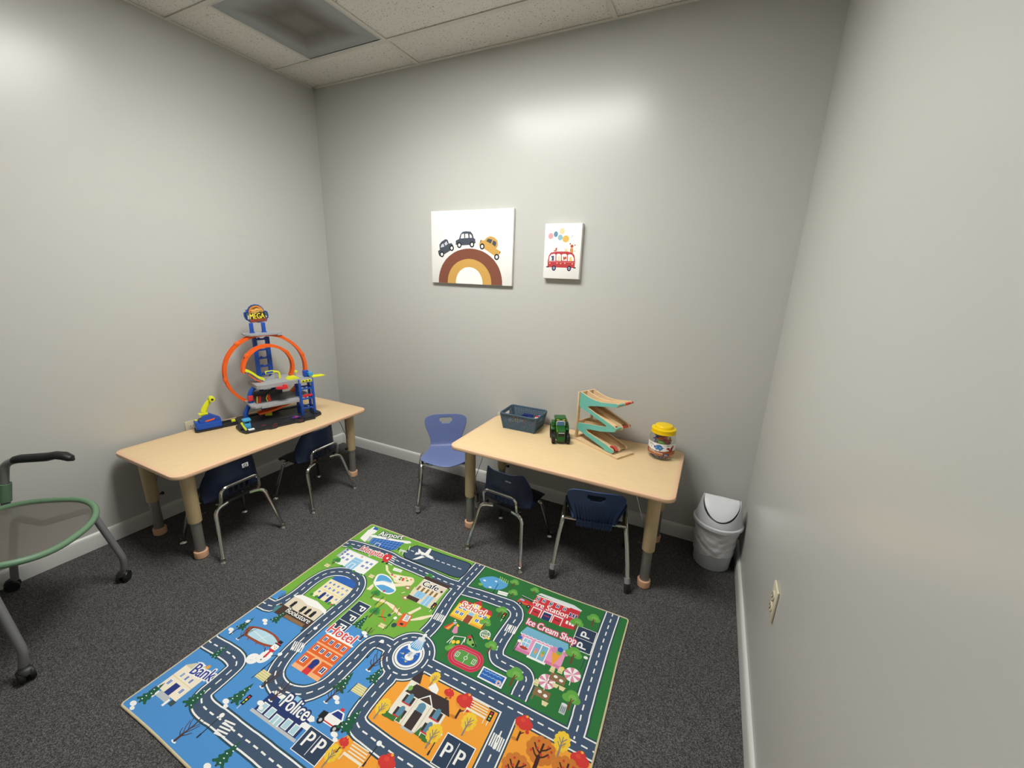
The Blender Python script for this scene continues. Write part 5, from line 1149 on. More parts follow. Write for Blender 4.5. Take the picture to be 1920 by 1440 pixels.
# sticker on the first chair, small moulded maker's word on the third
b = MB(); b.b2(.028, .062, -.1165, -.1155, .440, .464, 0.0004)
st = b.build('sticker', M['sticker'], ch, label='white rectangular sticker')
b = MB(); b.tube([(.045 + .008 * math.cos(a), -.1170, .452 + .008 * math.sin(a)) for a in [k * math.pi / 8 for k in range(16)]], .0016, 6, closed=True); b.build('sticker_emblem', M['navy'], st)
lw = build_print('moulded_word', [('t', 'virco', 'a', 'a', 0.0, [0, 0, 36, 0], 10)], {'a': 'c8ccd0'}, lambda x, y, l: (.026 + x / 1000, -.1150, .452 - y / 1000), M['labelprint'], ch3)
lw['label'] = 'small white lettering'

def loop_chair(label, material, boots, rot_label=None):
    """chair with a rounded back and hand hole on bent side frames, faces local +y"""
    t = thing('bucket_chair', label, 'chair')
    st = [(.205, .318, .09, -.055, 0), (.198, .323, .125, -.055, .002), (.18, .327, .152, -.05, .004), (.14, .328, .170, -.035, .006), (.08, .326, .166, -.01, .010), (.01, .320, .142, 0, .012), (-.06, .316, .116, 0, .010),
          (-.100, .322, .112, .004, .006), (-.116, .342, .103, .008, .002), (-.125, .375, .105, .010, 0), (-.132, .405, .115, .012, 0), (-.139, .44, .130, .014, 0), (-.1445, .466, .138, .015, 0), (-.147, .478, .1405, .015, 0), (-.1495, .490, .1415, .015, 0), (-.152, .502, .1415, .015, 0), (-.1545, .513, .139, .014, 0), (-.1565, .522, .133, .012, 0), (-.158, .530, .119, .010, 0), (-.159, .535, .096, .006, 0), (-.1593, .5375, .06, .003, 0)]
    hole = lambda i, k: (i == 13 and 8 <= k <= 11) or (i in (14, 15) and 7 <= k <= 12)
    sh = shell_mesh('seat_shell', st, 20, material, t, .007, hole)
    for k in range(13):                                           # ribs moulded into the rear of the back
        a = -.9 + 1.8 * k / 12
        w0, w1 = .116, .112
        p = [(a * .088, -.1115, .296), (a * .092, -.119, .312), (a * .097, -.1275 + .008 * a * a, .345), (a * .100, -.1345 + .010 * a * a, .38), (a * .108, -.141 + .012 * a * a, .415), (a * .116, -.1455 + .013 * a * a, .44 + .012 * math.cos(a * 1.5))]
        MB().tube(p, [.004, .005, .006, .005, .004, .001], 6, flat=(1.0, .45), up0=(0, 1, 0)).build('rib', material, sh)
    b = MB(); b.prism([(-.118, .345), (-.1235, .345), (-.118, .318), (-.110, .298), (-.104, .298), (-.112, .318)], -.088, .088, YZ()); b.build('back_skirt', material, t, smooth=60)
    for sx in (-1, 1):
        x0, x1 = sx * .158, sx * .187
        front = fillet([(x0, .02, .310), (x0, .13, .305), (sx * .168, .155, .20), (x1, .175, .03)], .05, 6)
        rear = fillet([(x0, .02, .310), (x0, -.055, .300), (sx * .175, -.10, .19), (x1, -.168, .05)], .05, 6)
        lf = MB().tube(front, .0125, 12).build('leg', M['chrome'], t)
        lr = MB().tube(rear, .0125, 12).build('leg', M['chrome'], t)
        d = Vector((x1 - sx * .168, .02, -.17)).normalized()
        b = MB(); b.tube([(x1, .174, .045), (x1, .1765, .014)], .0145, 12); b.sphere((x1, .177, .0155), .0152, 12, 8); b.build('glide', M['black'] if boots else M['sleevegrey'], lf)
        if boots:
            b = MB(); b.tube([(sx * .1845, -.157, .075), (x1, -.167, .05)], .0145, 12); b.build('collar', M['sleevegrey'], lr)
            b = MB(); b.tube([(x1, -.167, .051), (x1, -.171, .028), (x1, -.172, .001)], [.0146, .0155, .013], 12); bt = b.build('boot', M['boot'], lr)
            b = MB(); b.lathe([(.0045, 0), (.0045, .002)], 10, M=TR(x1, -.1868, .026) @ RX(math.pi / 2)); b.build('boot_hole', M['slot'], bt)
        else:
            b = MB(); b.tube([(x1, -.166, .055), (x1, -.171, .014)], .0145, 12); b.sphere((x1, -.171, .0155), .0152, 12, 8); b.build('glide', M['sleevegrey'], lr)
    b = MB(); b.tube([(-.158, -.055, .300), (.158, -.055, .300)], .009, 10); b.tube([(-.158, .12, .304), (.158, .12, .304)], .009, 10); b.build('cross_bar', M['chrome'], t)
    b = MB(); b.b2(-.12, .12, -.03, .10, .296, .308, .004); b.build('seat_pan', M['black'], t)
    return t
z1 = loop_chair('mid blue chair with hand hole and ribbed back pushed under the table', M['blue'], True)
zf = Vector((-.2166, .9763))
z1.location = (2.4477 + zf.x * .170, -.6505 + zf.y * .170, 0); z1.rotation_euler = (0, 0, math.atan2(.081, .365))
z1.scale = (1, 1, .962)
z2 = loop_chair('periwinkle blue chair with hand hole standing by the back wall facing the room', M['peri'], False)
pf = Vector((.60, -.80))
z2.scale = (1.02, 1.02, 1.02)
z2.location = (1.447 - pf.x * .175, -.444 - pf.y * .175, 0); z2.rotation_euler = (0, 0, math.atan2(pf.y, pf.x) - math.pi / 2)

# ------------------------------------------------------------------ office chair at the left edge
oc = thing('office_chair', 'rolling chair with sage green frame and grey mesh seat by the left wall', 'chair', (.3945, -2.043, 0), math.radians(-53.4))
def superell(hw, y0, y1, n, N=64):
    cy, hy_ = (y0 + y1) / 2, (y1 - y0) / 2
    out = []
    for k in range(N):
        a = 2 * math.pi * k / N
        c, s = math.cos(a), math.sin(a)
        out.append((hw * math.copysign(abs(c) ** (2 / n), c), cy + hy_ * math.copysign(abs(s) ** (2 / n), s)))
    return out
def seat_z(x, y): return .448 - .022 * max(0, (y - .12) / .17) ** 2 + .02 * (x / .24) ** 2 - .006
ring = [(x, y, seat_z(x, y)) for x, y in superell(.236, -.20, .285, 2.7)]
fr = MB().tube(ring, .0122, 16, closed=True).build('seat_frame', M['sage'], oc)
V, F = [(0, .04, .425)], []
NR, NS = 8, 64
for r_ in range(1, NR + 1):
    for (x, y) in superell(.232 * r_ / NR, .0425 - .2385 * r_ / NR, .0425 + .2385 * r_ / NR, 2.7):
        V.append((x, y, seat_z(x, y) - .014 * (1 - (r_ / NR) ** 2)))
for k in range(NS): F.append([0, 1 + k, 1 + (k + 1) % NS])
for r_ in range(NR - 1):
    for k in range(NS):
        F.append([1 + r_ * NS + k, 1 + (r_ + 1) * NS + k, 1 + (r_ + 1) * NS + (k + 1) % NS, 1 + r_ * NS + (k + 1) % NS])
MB().add(V, F).build('mesh_seat', M['meshcloth'], oc, smooth=80)
for sx in (-1, 1):
    lf = MB().tube(fillet([(sx * .14, .06, .405), (sx * .228, .172, .408), (sx * .254, .236, .115), (sx * .258, .2225, .050)], .030, 6), .0138, 12).build('leg', M['greytube'], oc)
    lr = MB().tube(fillet([(sx * .14, .06, .405), (sx * .21, -.10, .40), (sx * .247, -.19, .18), (sx * .258, -.2215, .050)], .05, 6), .0138, 12).build('leg', M['greytube'], oc)
    for y, lg in ((.2225, lf), (-.2215, lr)):
        ang = (.5 if y > 0 else -.6) + sx * .4
        Mx = TR(sx * .258, y, 0) @ RZ(ang)
        b = MB()
        for s in (-1, 1): b.lathe([(.012, -.008), (.023, -.008), (.0255, -.004), (.0255, .004), (.023, .008), (.012, .008)], 18, M=Mx @ TR(.012, s * .0135, .0257) @ RX(math.pi / 2))
        w = b.build('caster', M['black'], lg)
        b = MB(); b.tube([(-.004, 0, .050), (.004, 0, .0535), (.016, 0, .0535), (.028, 0, .048), (.037, 0, .036)], [.010, .016, .019, .017, .008], 10, flat=(.22, 1.0), M=Mx); b.build('caster_hood', M['black'], w)
    arm = MB().tube(fillet([(sx * .252, -.165, .40), (sx * .258, -.140, .55), (sx * .262, -.122, .635), (sx * .262, -.075, .655), (sx * .262, .06, .662)], .045, 6), .0150, 12).build('armrest', M['greytube'], oc)
    pad = [(sx * .262, -.080, .654), (sx * .262, -.06, .658), (sx * .262, .0, .660), (sx * .262, .045, .662), (sx * .262, .075, .668), (sx * .262, .105, .663), (sx * .262, .127, .650), (sx * .262, .138, .640)]
    MB().tube(pad, [.0185, .020, .0205, .0205, .019, .020, .016, .004], 14, flat=(.9, 1.15), up0=(0, 0, 1)).build('arm_pad', M['black'], arm)
    b = MB(); b.tube([(sx * .2545, -.156, .462), (sx * .258, -.140, .545)], .0215, 14); b.tube([(sx * .255, -.15, .505), (sx * .20, -.235, .53)], .016, 8); b.build('arm_bracket', M['sage'], arm)
bk = [(x, -.245 - .03 * (z - .5) / .4 + .10 * (x / .22) ** 2 * .4, z) for x, z in [(p[0], p[1]) for p in superell(.215, .50, .86, 3)]]
MB().tube(bk, .011, 10, closed=True).build('back_frame', M['sage'], oc)
V = [(0, -.262, .68)] + [(x * .97, y, .68 + (z - .68) * .97) for x, y, z in bk]
MB().add(V, [[0, 1 + k, 1 + (k + 1) % 64] for k in range(64)]).build('mesh_back', M['meshcloth'], oc, smooth=80)

# ------------------------------------------------------------------ swing top bin
bn = thing('trash_bin', 'white swing top trash bin in the right hand corner', 'trash bin', (3.003, -.150, 0), 0)
b = MB(); b.lathe([(.080, 0), (.088, .002), (.0905, .006), (.108, .262), (.104, .262), (.087, .012), (0, .012)], 40); b.build('bin_body', M['binbody'], bn)
V, F = [], []
NS, NZ = 96, 26
rnd = random.Random(3)
for i in range(NZ):
    z = .085 + .172 * i / (NZ - 1)
    for k in range(NS):
        a = 2 * math.pi * k / NS
        w = math.sin(3 * a + 40 * z + 2.2 * math.sin(2 * a + z * 30)) + .7 * math.sin(7 * a - 95 * z + 1.5 * math.sin(5 * a)) + .5 * math.sin(2 * a + 160 * z + 3 * math.sin(3 * a))
        env = math.sin(math.pi * min(1, (i + .6) / (NZ - 1) * 1.02)) ** .6
        hem = -.012 * math.sin(2 * a + .8) if i == 0 else 0
        r = .0905 + .0175 * (z - .006) / .256 + .0028 + .0021 * env * w
        V.append((r * math.cos(a), r * math.sin(a), z + hem * (1 if i == 0 else 0)))
for i in range(NZ - 1):
    for k in range(NS): F.append([i * NS + k, i * NS + (k + 1) % NS, (i + 1) * NS + (k + 1) % NS, (i + 1) * NS + k])
MB().add(V, F).build('bin_liner', M['liner'], bn, smooth=80)
kk, ss, zr, zt, rr = 4.64, .9, .272, .402, .1165
V, F = [], []
NS = 72
for k in range(NS):
    a = 2 * math.pi * k / NS
    ri = (zr + rr * kk - zt) / (kk - ss * abs(math.sin(a)))
    for r, z in ((rr - .008, zr - .018), (rr - .004, zr - .018), (rr - .003, zr - .012), (rr - .003, zr - .006), (rr - .001, zr), (rr * .7 + ri * .3, None), (rr * .3 + ri * .7, None), (ri, None), (ri - .004, None)):
        if z is None: z = zr + (rr - max(r, ri)) * kk
        if r < ri: z -= .004
        V.append((r * math.cos(a), r * math.sin(a), z))
for k in range(NS):
    l = (k + 1) % NS
    for j in range(8): F.append([k * 9 + j, l * 9 + j, l * 9 + j + 1, k * 9 + j + 1])
lid = MB().add(V, F).build('lid', M['binwhite'], bn, smooth=50)
b = MB(); b.lathe([(rr - .006, zr - .021), (rr + .004, zr - .022), (rr + .0062, zr - .020), (rr + .0072, zr - .006), (rr + .0055, zr - .003), (rr - .0005, zr - .0005), (rr - .006, zr - .004), (rr - .006, zr - .021)], 72); b.build('lid_rim', M['binwhite'], lid, smooth=30)
V, F = [(0, 0, zt)], []
for k in range(NS):
    a = 2 * math.pi * k / NS
    ri = ((zr + rr * kk - zt) / (kk - ss * abs(math.sin(a)))) - .0055
    for f in (.33, .66, .97, 1.0):
        r = ri * f
        d_ = abs(r * math.sin(a))
        V.append((r * math.cos(a), r * math.sin(a), zt - ss * d_ + .012 * math.sin(math.pi * min(1, d_ / .115)) - .004 * math.exp(-(d_ / .006) ** 2) - (.004 if f == 1.0 else 0)))
for k in range(NS):
    l = (k + 1) % NS
    F.append([0, 1 + k * 4, 1 + l * 4])
    for j in range(3): F.append([1 + k * 4 + j, 1 + k * 4 + j + 1, 1 + l * 4 + j + 1, 1 + l * 4 + j])
MB().add(V, F).build('swing_flap', M['binwhite'], bn, smooth=50)

# ------------------------------------------------------------------ toy garage on the left table
ga = thing('toy_garage', 'tall toy car garage with orange loops and a MEGA GARAGE sign on the left table', 'toy garage', (.358, -1.0115, HL), math.atan2(.9550, .2965))
# base tray
b = MB()
b.prism([(-.012, -.055), (.10, -.056), (.118, -.070), (.15, -.070), (.165, -.056), (.27, -.056), (.285, -.070), (.315, -.070), (.33, -.056), (.392, -.057), (.405, -.03), (.455, .0), (.463, .03), (.455, .10), (.44, .27), (.02, .27), (.0, .235), (.0, .13), (-.03, .09), (-.03, .02), (-.022, -.03)], .0005, .014)
tray = b.build('base_tray', M['trayblack'], ga, smooth=0)
b = MB()
for (x0, x1, y0, y1) in ((0, .10, -.05, -.035), (.17, .27, -.05, -.035), (.33, .39, -.05, -.035), (.06, .42, .235, .265), (.41, .45, .0, .09), (-.028, -.012, .0, .08)): b.b2(x0, x1, y0, y1, .013, .021, .003)
b.prism([(.13, .06), (.30, .03), (.40, .09), (.36, .20), (.16, .22)], .013, .017)
b.build('raised_kerbs', M['trayblack'], tray)
b = MB()
for (x, y) in ((.06, -.045), (.16, -.02), (.145, -.062), (.30, -.062), (.10, .0)): b.b2(x - .012, x + .012, y - .0018, y + .0018, .0135, .0146 if y > -.06 else .0146)
b.build('lane_marks', M['redplastic'], tray, smooth=0)
MB().b2(.005, .038, -.05, -.03, .014, .0216, .001).build('printed_plate', M['white'], tray, label='white printed plate')
# launch strip + launcher
b = MB(); b.b2(-.085, .01, .150, .225, .0005, .012, .003); b.b2(-.085, .0, .155, .164, .012, .022, .002); b.b2(-.085, .0, .205, .214, .012, .026, .002); b.b2(-.08, .0, .182, .188, .012, .02)
b.build('launch_track', M['trayblack'], ga)
MB().b2(-.03, -.008, .176, .196, .014, .030, .003).build('launch_slider', M['lime'], ga)
b = MB(); b.prism([(-.222, .160), (-.212, .148), (-.085, .148), (-.08, .155), (-.08, .228), (-.215, .228)], .0005, .012); b.build('launcher_foot', M['trayblack'], ga, smooth=0)
b = MB()
b.b2(-.212, -.083, .156, .224, .011, .048, .004)
b.b2(-.204, -.09, .153, .158, .013, .030, .002); b.b2(-.15, -.145, .152, .157, .013, .045)
b.b2(-.214, -.195, .158, .222, .02, .060, .003)
b.prism([(-.195, .046), (-.19, .068), (-.178, .072), (-.175, .094), (-.135, .096), (-.085, .062), (-.083, .046)], .170, .215, XZ())
lb = b.build('launcher_body', M['royal'], ga)
b = MB(); b.prism([(-.165, .052), (-.16, .062), (-.125, .066), (-.112, .069), (-.120, .058), (-.14, .055)], .1685, .1700, XZ()); b.build('flame_decal', M['orange'], lb, smooth=0)
b = MB()
b.tube([(-.163, .19, .108), (-.155, .19, .130), (-.140, .19, .155), (-.122, .19, .178)], [.012, .013, .012, .009], 10, flat=(.75, 1.2))
b.lathe([(.014, -.022), (.016, -.018), (.016, .018), (.014, .022)], 16, M=TR(-.112, .188, .186) @ RX(math.pi / 2))
b.b2(-.188, -.142, .172, .208, .100, .106, .002)
for k in range(6): b.b2(-.184 + .007 * k, -.181 + .007 * k, .171, .175, .086, .102)
lv_ = b.build('launch_lever', M['lime'], ga)
b = MB(); b.lathe([(.007, 0), (.007, .001)], 14, M=TR(-.112, .1655, .186) @ RX(math.pi / 2)); b.build('lever_bore', M['slot'], lv_)
MB().b2(-.208, -.196, .2, .222, .058, .066, .002).build('launcher_tab', M['lime'], ga)
# light blue booth with lime gate
b = MB(); b.b2(-.006, .030, -.012, .022, .014, .050, .004); b.b2(-.010, .034, -.016, .026, .062, .078, .006); b.b2(-.004, .000, -.010, .02, .05, .064); b.b2(.024, .028, -.01, .02, .05, .064); b.b2(-.004, .028, .012, .02, .05, .064)
b.build('booth', M['skyblue'], ga)
MB().tube([(-.020, -.02, .066), (-.014, -.022, .045), (-.004, -.026, .020), (-.002, -.028, .014)], [.006, .005, .006, .004], 8).build('gate_arm', M['lime'], ga)
# arches on the left end
def arch(name, pts, w=.03):
    V = fillet([(p[0], .165, p[1]) for p in pts], .03, 6)
    return MB().tube(V, .015, 4, flat=(.55, 1.0), up0=(0, 0, 1), caps=True).build(name, M['royal'], ga, smooth=60)
MB().tube(fillet([(.050, .165, .012), (.046, .165, .06), (.075, .165, .112), (.11, .165, .124)], .04, 6), .0145, 8, up0=(1, 0, 0)).build('arch_post', M['royal'], ga)
MB().tube(fillet([(.082, .13, .135), (.074, .13, .18), (.10, .13, .228), (.145, .13, .240)], .045, 6), .0145, 8, up0=(1, 0, 0)).build('arch_post', M['royal'], ga)
b = MB(); b.b2(.062, .092, .112, .1165, .150, .186, .002); b.build('arch_decal', M['redplastic'], ga)
# middle deck
b = MB(); b.prism([(.058, .05), (.075, .022), (.10, .022), (.112, .032), (.20, .030), (.215, .040), (.25, .036), (.26, .030), (.335, .028), (.35, .06), (.43, .14), (.42, .25), (.08, .26), (.060, .20)], .122, .134)
b.b2(.11, .335, .027, .038, .112, .1345, .002)
dk = b.build('middle_deck', M['lightgrey'], ga, smooth=30)
b = MB(); b.prism([(.10, .085), (.33, .075), (.42, .145), (.41, .245), (.10, .255)], .134, .137); b.b2(.10, .30, .235, .26, .134, .170, .003)
b.prism([(.10, .137), (.18, .145), (.25, .175), (.265, .205), (.27, .215), (.27, .137)], .215, .225, XZ())
b.build('ramp_surface', M['midgrey'], dk, smooth=30)
for u, tilt in ((.115, .15), (.175, -.1)):
    d = MB().b2(-.010, .010, -.004, .004, 0, .046, .003, TR(u, .088, .134) @ RZ(.5) @ RY(tilt)).build('bay_door', M['redplastic'], dk)
    MB().tube([Vector(p) for p in ((u - .014, .082, .138), (u - .017 + tilt * .03, .081, .160), (u - .010, .082, .182))], .0025, 6).build('door_trim', M['lime'], d)
# lower chute under the middle deck
MB().tube([(.135, .12, .045), (.125, .105, .055)], .001, 4).build('axle_rod', M['midgrey'], ga)
b = MB(); b.lathe([(.010, -.018), (.014, -.018), (.014, .018), (.010, .018)], 16, M=TR(.165, .115, .045) @ RZ(-.5) @ RY(math.pi / 2)); b.build('roller', M['lime'], ga)
# upper deck
b = MB(); b.prism([(.100, .040), (.118, .024), (.33, .034), (.345, .022), (.425, .020), (.432, .05), (.43, .17), (.40, .20), (.33, .235), (.12, .24), (.098, .22)], .238, .262)
ud = b.build('upper_deck', M['lightgrey'], ga, smooth=30)
b = MB(); b.prism([(.18, .262), (.19, .272), (.215, .288), (.235, .292), (.238, .262)], .14, .146, XZ()); b.prism([(.22, .262), (.235, .275), (.25, .296), (.29, .262)], .20, .206, XZ()); b.b2(.345, .42, .08, .17, .262, .266, .001)
b.build('deck_fins', M['lightgrey'], ud, smooth=30)
MB().b2(.105, .17, .19, .238, .2625, .265).build('deck_inlay', M['midgrey'], ud, smooth=0)
MB().prism([(.29, .263), (.305, .276), (.345, .276), (.362, .263)], .06, .12, XZ()).build('speed_ramp', M['lime'], ud, smooth=0)
b = MB(); b.prism([(.20, .02), (.235, -.012), (.262, -.006), (.27, .02), (.25, .04)], .225, .240); b.b2(.24, .262, .0, .02, .238, .250, .003); b.build('side_exit', M['redplastic'], ud, smooth=30)
b = MB(); b.tube(fillet([(.268, .15, .262), (.268, .15, .305), (.235, .15, .312)], .02, 5), .0065, 8); b.b2(.185, .237, .146, .154, .300, .322, .004)
sg = b.build('sign_arm', M['lime'], ud); MB().b2(.191, .231, .1450, .1462, .305, .317, .001).build('sign_face', M['royal'], sg)
b = MB(); b.tube([(.372, .15, .262), (.372, .15, .285)], .0025, 6); b.b2(.362, .380, .147, .152, .283, .300, .003); b.build('marker_post', M['lime'], ud)
# yellow and orange chute at the left of the upper deck
def ribbon(pts, w, th, lip, mat_, name, parent=None, axis=(0, 1, 0)):
    """flat track along pts (in u,z at y) with raised lips; w across y"""
    P = [Vector(p) for p in pts]
    V, F = [], []
    n = len(P)
    prof = [(-w / 2, lip), (-w / 2 + th, lip), (-w / 2 + th, th / 2), (w / 2 - th, th / 2), (w / 2 - th, lip), (w / 2, lip), (w / 2, -th / 2), (-w / 2, -th / 2)]
    for i in range(n):
        T = (P[min(i + 1, n - 1)] - P[max(i - 1, 0)]).normalized()
        ax = Vector(axis)
        N_ = T.cross(ax).normalized()
        for (s, h) in prof: V.append(P[i] + ax * s + N_ * h)
    m_ = len(prof)
    for i in range(n - 1):
        for k in range(m_): F.append([i * m_ + k, i * m_ + (k + 1) % m_, (i + 1) * m_ + (k + 1) % m_, (i + 1) * m_ + k])
    F.append(list(range(m_))); F.append([(n - 1) * m_ + k for k in range(m_)][::-1])
    return MB().add(V, F).build(name, mat_, parent or ga, smooth=40)
ribbon([(.165, .13, .272), (.135, .13, .290), (.105, .13, .322), (.085, .13, .338), (.068, .13, .345)][::-1], .036, .004, .011, M['lime'], 'yellow_chute')
ribbon([(.155, .13, .262), (.125, .13, .276), (.10, .13, .303), (.085, .13, .322)][::-1], .036, .005, .002, M['orange'], 'orange_chute')
ribbon([(.105, .10, .062), (.15, .10, .064), (.20, .10, .072), (.26, .10, .088), (.315, .10, .108)], .05, .006, .010, M['orange'], 'lower_track')
# loops
def ringpts(cu, cz, r, a0, a1, v0, v1, n=60):
    return [(cu + r * math.cos(math.radians(a0 + (a1 - a0) * k / n)), v0 + (v1 - v0) * k / n, cz + r * math.sin(math.radians(a0 + (a1 - a0) * k / n))) for k in range(n + 1)]
def loop_track(cu, cz, r, a0, a1, v0, v1, nubs, name):
    o = ribbon(ringpts(cu, cz, r, a0, a1, v0, v1, 80), .040, .008, .013, M['orange'], name)
    for a in nubs:
        t = (a - a0) / (a1 - a0)
        Mx = TR(cu + (r + .004) * math.cos(math.radians(a)), v0 + (v1 - v0) * t, cz + (r + .004) * math.sin(math.radians(a))) @ RY(-math.radians(a))
        b = MB(); b.box((.004, 0, 0), (.020, .046, .030), .007, Mx); b.build('track_joiner', M['orange'], o)
    return o
loop_track(.213, .317, .230, 335, -28, .237, .188, (128, 62, 20, 188, 235), 'outer_loop')
loop_track(.213, .335, .145, 182, -28, .145, .185, (140, 38), 'inner_loop')
# elevator tower on the right
for (x, y) in ((.345, .030), (.425, .030), (.345, .095), (.425, .095)):
    MB().b2(x - .008, x + .008, y - .007, y + .007, .010, .262, .002).build('elevator_post', M['royal'], ga)
for z in (.06, .125, .195):
    b = MB(); b.b2(.345, .425, .026, .034, z - .005, z + .005, .001); b.b2(.345, .425, .091, .099, z - .005, z + .005, .001); b.b2(.341, .349, .03, .095, z - .005, z + .005, .001); b.b2(.421, .429, .03, .095, z - .005, z + .005, .001)
    b.lathe([(.008, 0), (.008, .012)], 12, c=(.385, .06, z)); b.build('elevator_rung', M['royal'], ga)
MB().b2(.355, .418, .0245, .0262, .140, .156).build('elevator_decal', M['redplastic'], ga, smooth=0)
MB().b2(.428, .4345, .04, .07, .125, .155, .001).build('side_decal', M['redplastic'], ga, smooth=0)
b = MB(); b.b2(.395, .428, .075, .105, .262, .305, .003); b.build('elevator_cap', M['royal'], ga)
b = MB(); b.b2(.415, .442, .045, .075, .272, .296, .003); b.build('elevator_cab', M['skyblue'], ga)
b = MB(); b.b2(.430, .505, .020, .056, .264, .272, .002); b.prism([(.432, .271), (.445, .279), (.49, .277), (.525, .264), (.505, .264)], .034, .042, XZ()); b.build('exit_paddle', M['lime'], ga)
b = MB(); b.b2(.355, .420, .0185, .0205, .243, .258, .0005); ed = b.build('edge_decal', M['lime'], ga)
b = MB(); [b.b2(.362 + .02 * k, .372 + .02 * k, .0175, .0187, .247, .254) for k in range(3)]; b.build('edge_decal_marks', M['black'], ed, smooth=0)
# main tower, top platform and sign
for x in (.176, .250):
    MB().b2(x - .012, x + .012, .242, .268, .010, .528, .003).build('tower_post', M['royal'], ga)
for z in (.04, .10, .16, .22, .28, .335, .39, .445, .515):
    b = MB(); b.b2(.18, .246, .240, .262, z - .005, z + .005, .001); b.b2(.19, .206, .236, .244, z + .004, z + .014, .003); b.b2(.226, .240, .236, .244, z + .004, z + .011, .002)
    b.build('tower_rung', M['royal'], ga)
b = MB(); b.prism([(.112, .195), (.135, .165), (.285, .165), (.325, .185), (.330, .26), (.30, .29), (.13, .29), (.112, .27)], .550, .560); b.b2(.29, .322, .172, .2, .541, .551, .003); b.prism(rrect(.13, .30, .185, .27, .012), .559, .562)
b.build('top_platform', M['lightgrey'], ga, smooth=30)
for x in (.163, .232):
    b = MB(); b.b2(x - .011, x + .011, .224, .240, .56, .625, .003); b.b2(x - .014, x + .014, .220, .244, .56, .567, .002); b.build('sign_post', M['royal'], ga)
SX, SZ = .130, .742
def smm(x, y): return ((x - 130) * .147, (y - 130) * .160)
outl = [(130, 440), (230, 400), (215, 340), (290, 330), (350, 230), (450, 160), (580, 130), (720, 150), (830, 220), (890, 310), (915, 390), (1010, 400), (1040, 440), (1065, 550), (1050, 680), (1010, 700), (965, 820), (850, 820), (660, 862), (540, 840), (350, 850), (250, 760), (190, 730), (130, 600)]
b = MB(); b.prism([(SX + smm(*p)[0] / 1000, SZ - smm(*p)[1] / 1000) for p in outl], .222, .236, XZ())
sgn = b.build('sign_board', M['royal'], ga, smooth=0)
def P_(c, *xy): return ('p', c, [v for i in range(0, len(xy), 2) for v in smm(xy[i], xy[i + 1])])
SIGN = [P_('nv', *[v for p in [(150, 450), (260, 420), (300, 330), (370, 230), (470, 175), (580, 155), (720, 175), (815, 240), (880, 330), (905, 410), (1000, 415), (1045, 560), (1035, 670), (990, 690), (950, 805), (850, 805), (660, 845), (540, 825), (360, 835), (265, 750), (200, 715), (150, 590)] for v in p]),
        P_('or', 320, 400, 350, 300, 420, 230, 520, 185, 620, 175, 740, 200, 830, 270, 880, 360, 880, 430, 330, 470), P_('gd', 360, 330, 440, 250, 540, 240, 500, 290, 430, 330), P_('br', 430, 330, 520, 260, 640, 230, 760, 290, 640, 270, 540, 300),
        P_('go', 330, 440, 300, 385, 360, 380, 440, 350, 540, 300, 640, 290, 700, 320, 830, 310, 890, 380, 760, 400, 640, 450, 520, 490, 400, 480), P_('br', 640, 460, 740, 410, 860, 390, 760, 430), P_('br', 500, 320, 560, 300, 545, 335), P_('re', 335, 430, 330, 390, 400, 380, 430, 410, 400, 450),
        P_('gy', 250, 560, 270, 520, 320, 560, 320, 700, 250, 710), P_('gy', 940, 570, 1000, 580, 1000, 655, 940, 660), P_('sl', 215, 480, 310, 450, 320, 540, 250, 560, 215, 560), P_('sl', 925, 430, 990, 440, 1020, 560, 930, 560),
        ('t', 'Hot Wheels', 'br', 'br', 0.1, [*smm(400, 455), *smm(850, 370)], 7.5),
        P_('bk', 330, 470, 900, 450, 915, 690, 340, 715), P_('bn', 310, 725, 985, 690, 950, 800, 660, 808, 370, 838),
        ('t', 'MEGA', 'ye', 'bk', 1.0, [*smm(345, 700), *smm(905, 680)], 34), ('t', 'GARAGE', 'bk', 'bk', 0.2, [*smm(375, 810), *smm(915, 775)], 9.5)]
build_print('sign_print', SIGN, {'nv': '1f3556', 'or': 'd98a3c', 'gd': 'b9812c', 'go': 'e5b55e', 'br': '57391f', 're': 'b8403a', 'gy': 'b9b7ae', 'sl': '4a6072', 'bk': '1b1d22', 'bn': 'a8502f', 'ye': 'f2e23c'},
            lambda x, y, l: (SX + x / 1000, .2215 - l * .00005, SZ - y / 1000), M['labelprint'], sgn)

# small die-cast cars
def toy_car(name, label, body, loc, rz, s=1.0, top=None, parent=None):
    t = thing(name, label, 'toy car', loc, rz)
    b = MB(); b.prism([(-.034 * s, .006 * s), (-.034 * s, .014 * s), (-.018 * s, .017 * s), (-.008 * s, .024 * s), (.012 * s, .024 * s), (.022 * s, .016 * s), (.034 * s, .013 * s), (.035 * s, .006 * s)], -.013 * s, .013 * s, XZ())
    b.build('car_body', body, t, smooth=25)
    b = MB(); b.prism([(-.014 * s, .0175 * s), (-.007 * s, .0228 * s), (.011 * s, .0228 * s), (.018 * s, .0175 * s)], -.0133 * s, .0133 * s, XZ()); b.build('windows', top or M['slot'], t, smooth=0)
    for x in (-.021 * s, .021 * s):
        for y in (-.0125 * s, .0125 * s):
            b = MB(); b.lathe([(.003 * s, -.003 * s), (.0065 * s, -.003 * s), (.0065 * s, .003 * s), (.003 * s, .003 * s)], 12, M=TR(x, y, .0066 * s) @ RX(math.pi / 2)); b.build('wheel', M['tyre'], t)
    return t
def gl(u, v, z): 
    a = math.atan2(.9550, .2965)
    return (.358 + u * math.cos(a) - v * math.sin(a), -1.0115 + u * math.sin(a) + v * math.cos(a), HL + z)
toy_car('toy_car', 'tiny purple toy car parked on the black base of the toy garage', M['purple'], gl(.285, -.016, .0175), math.atan2(.955, .2965) + .1, .75, M['orange'])

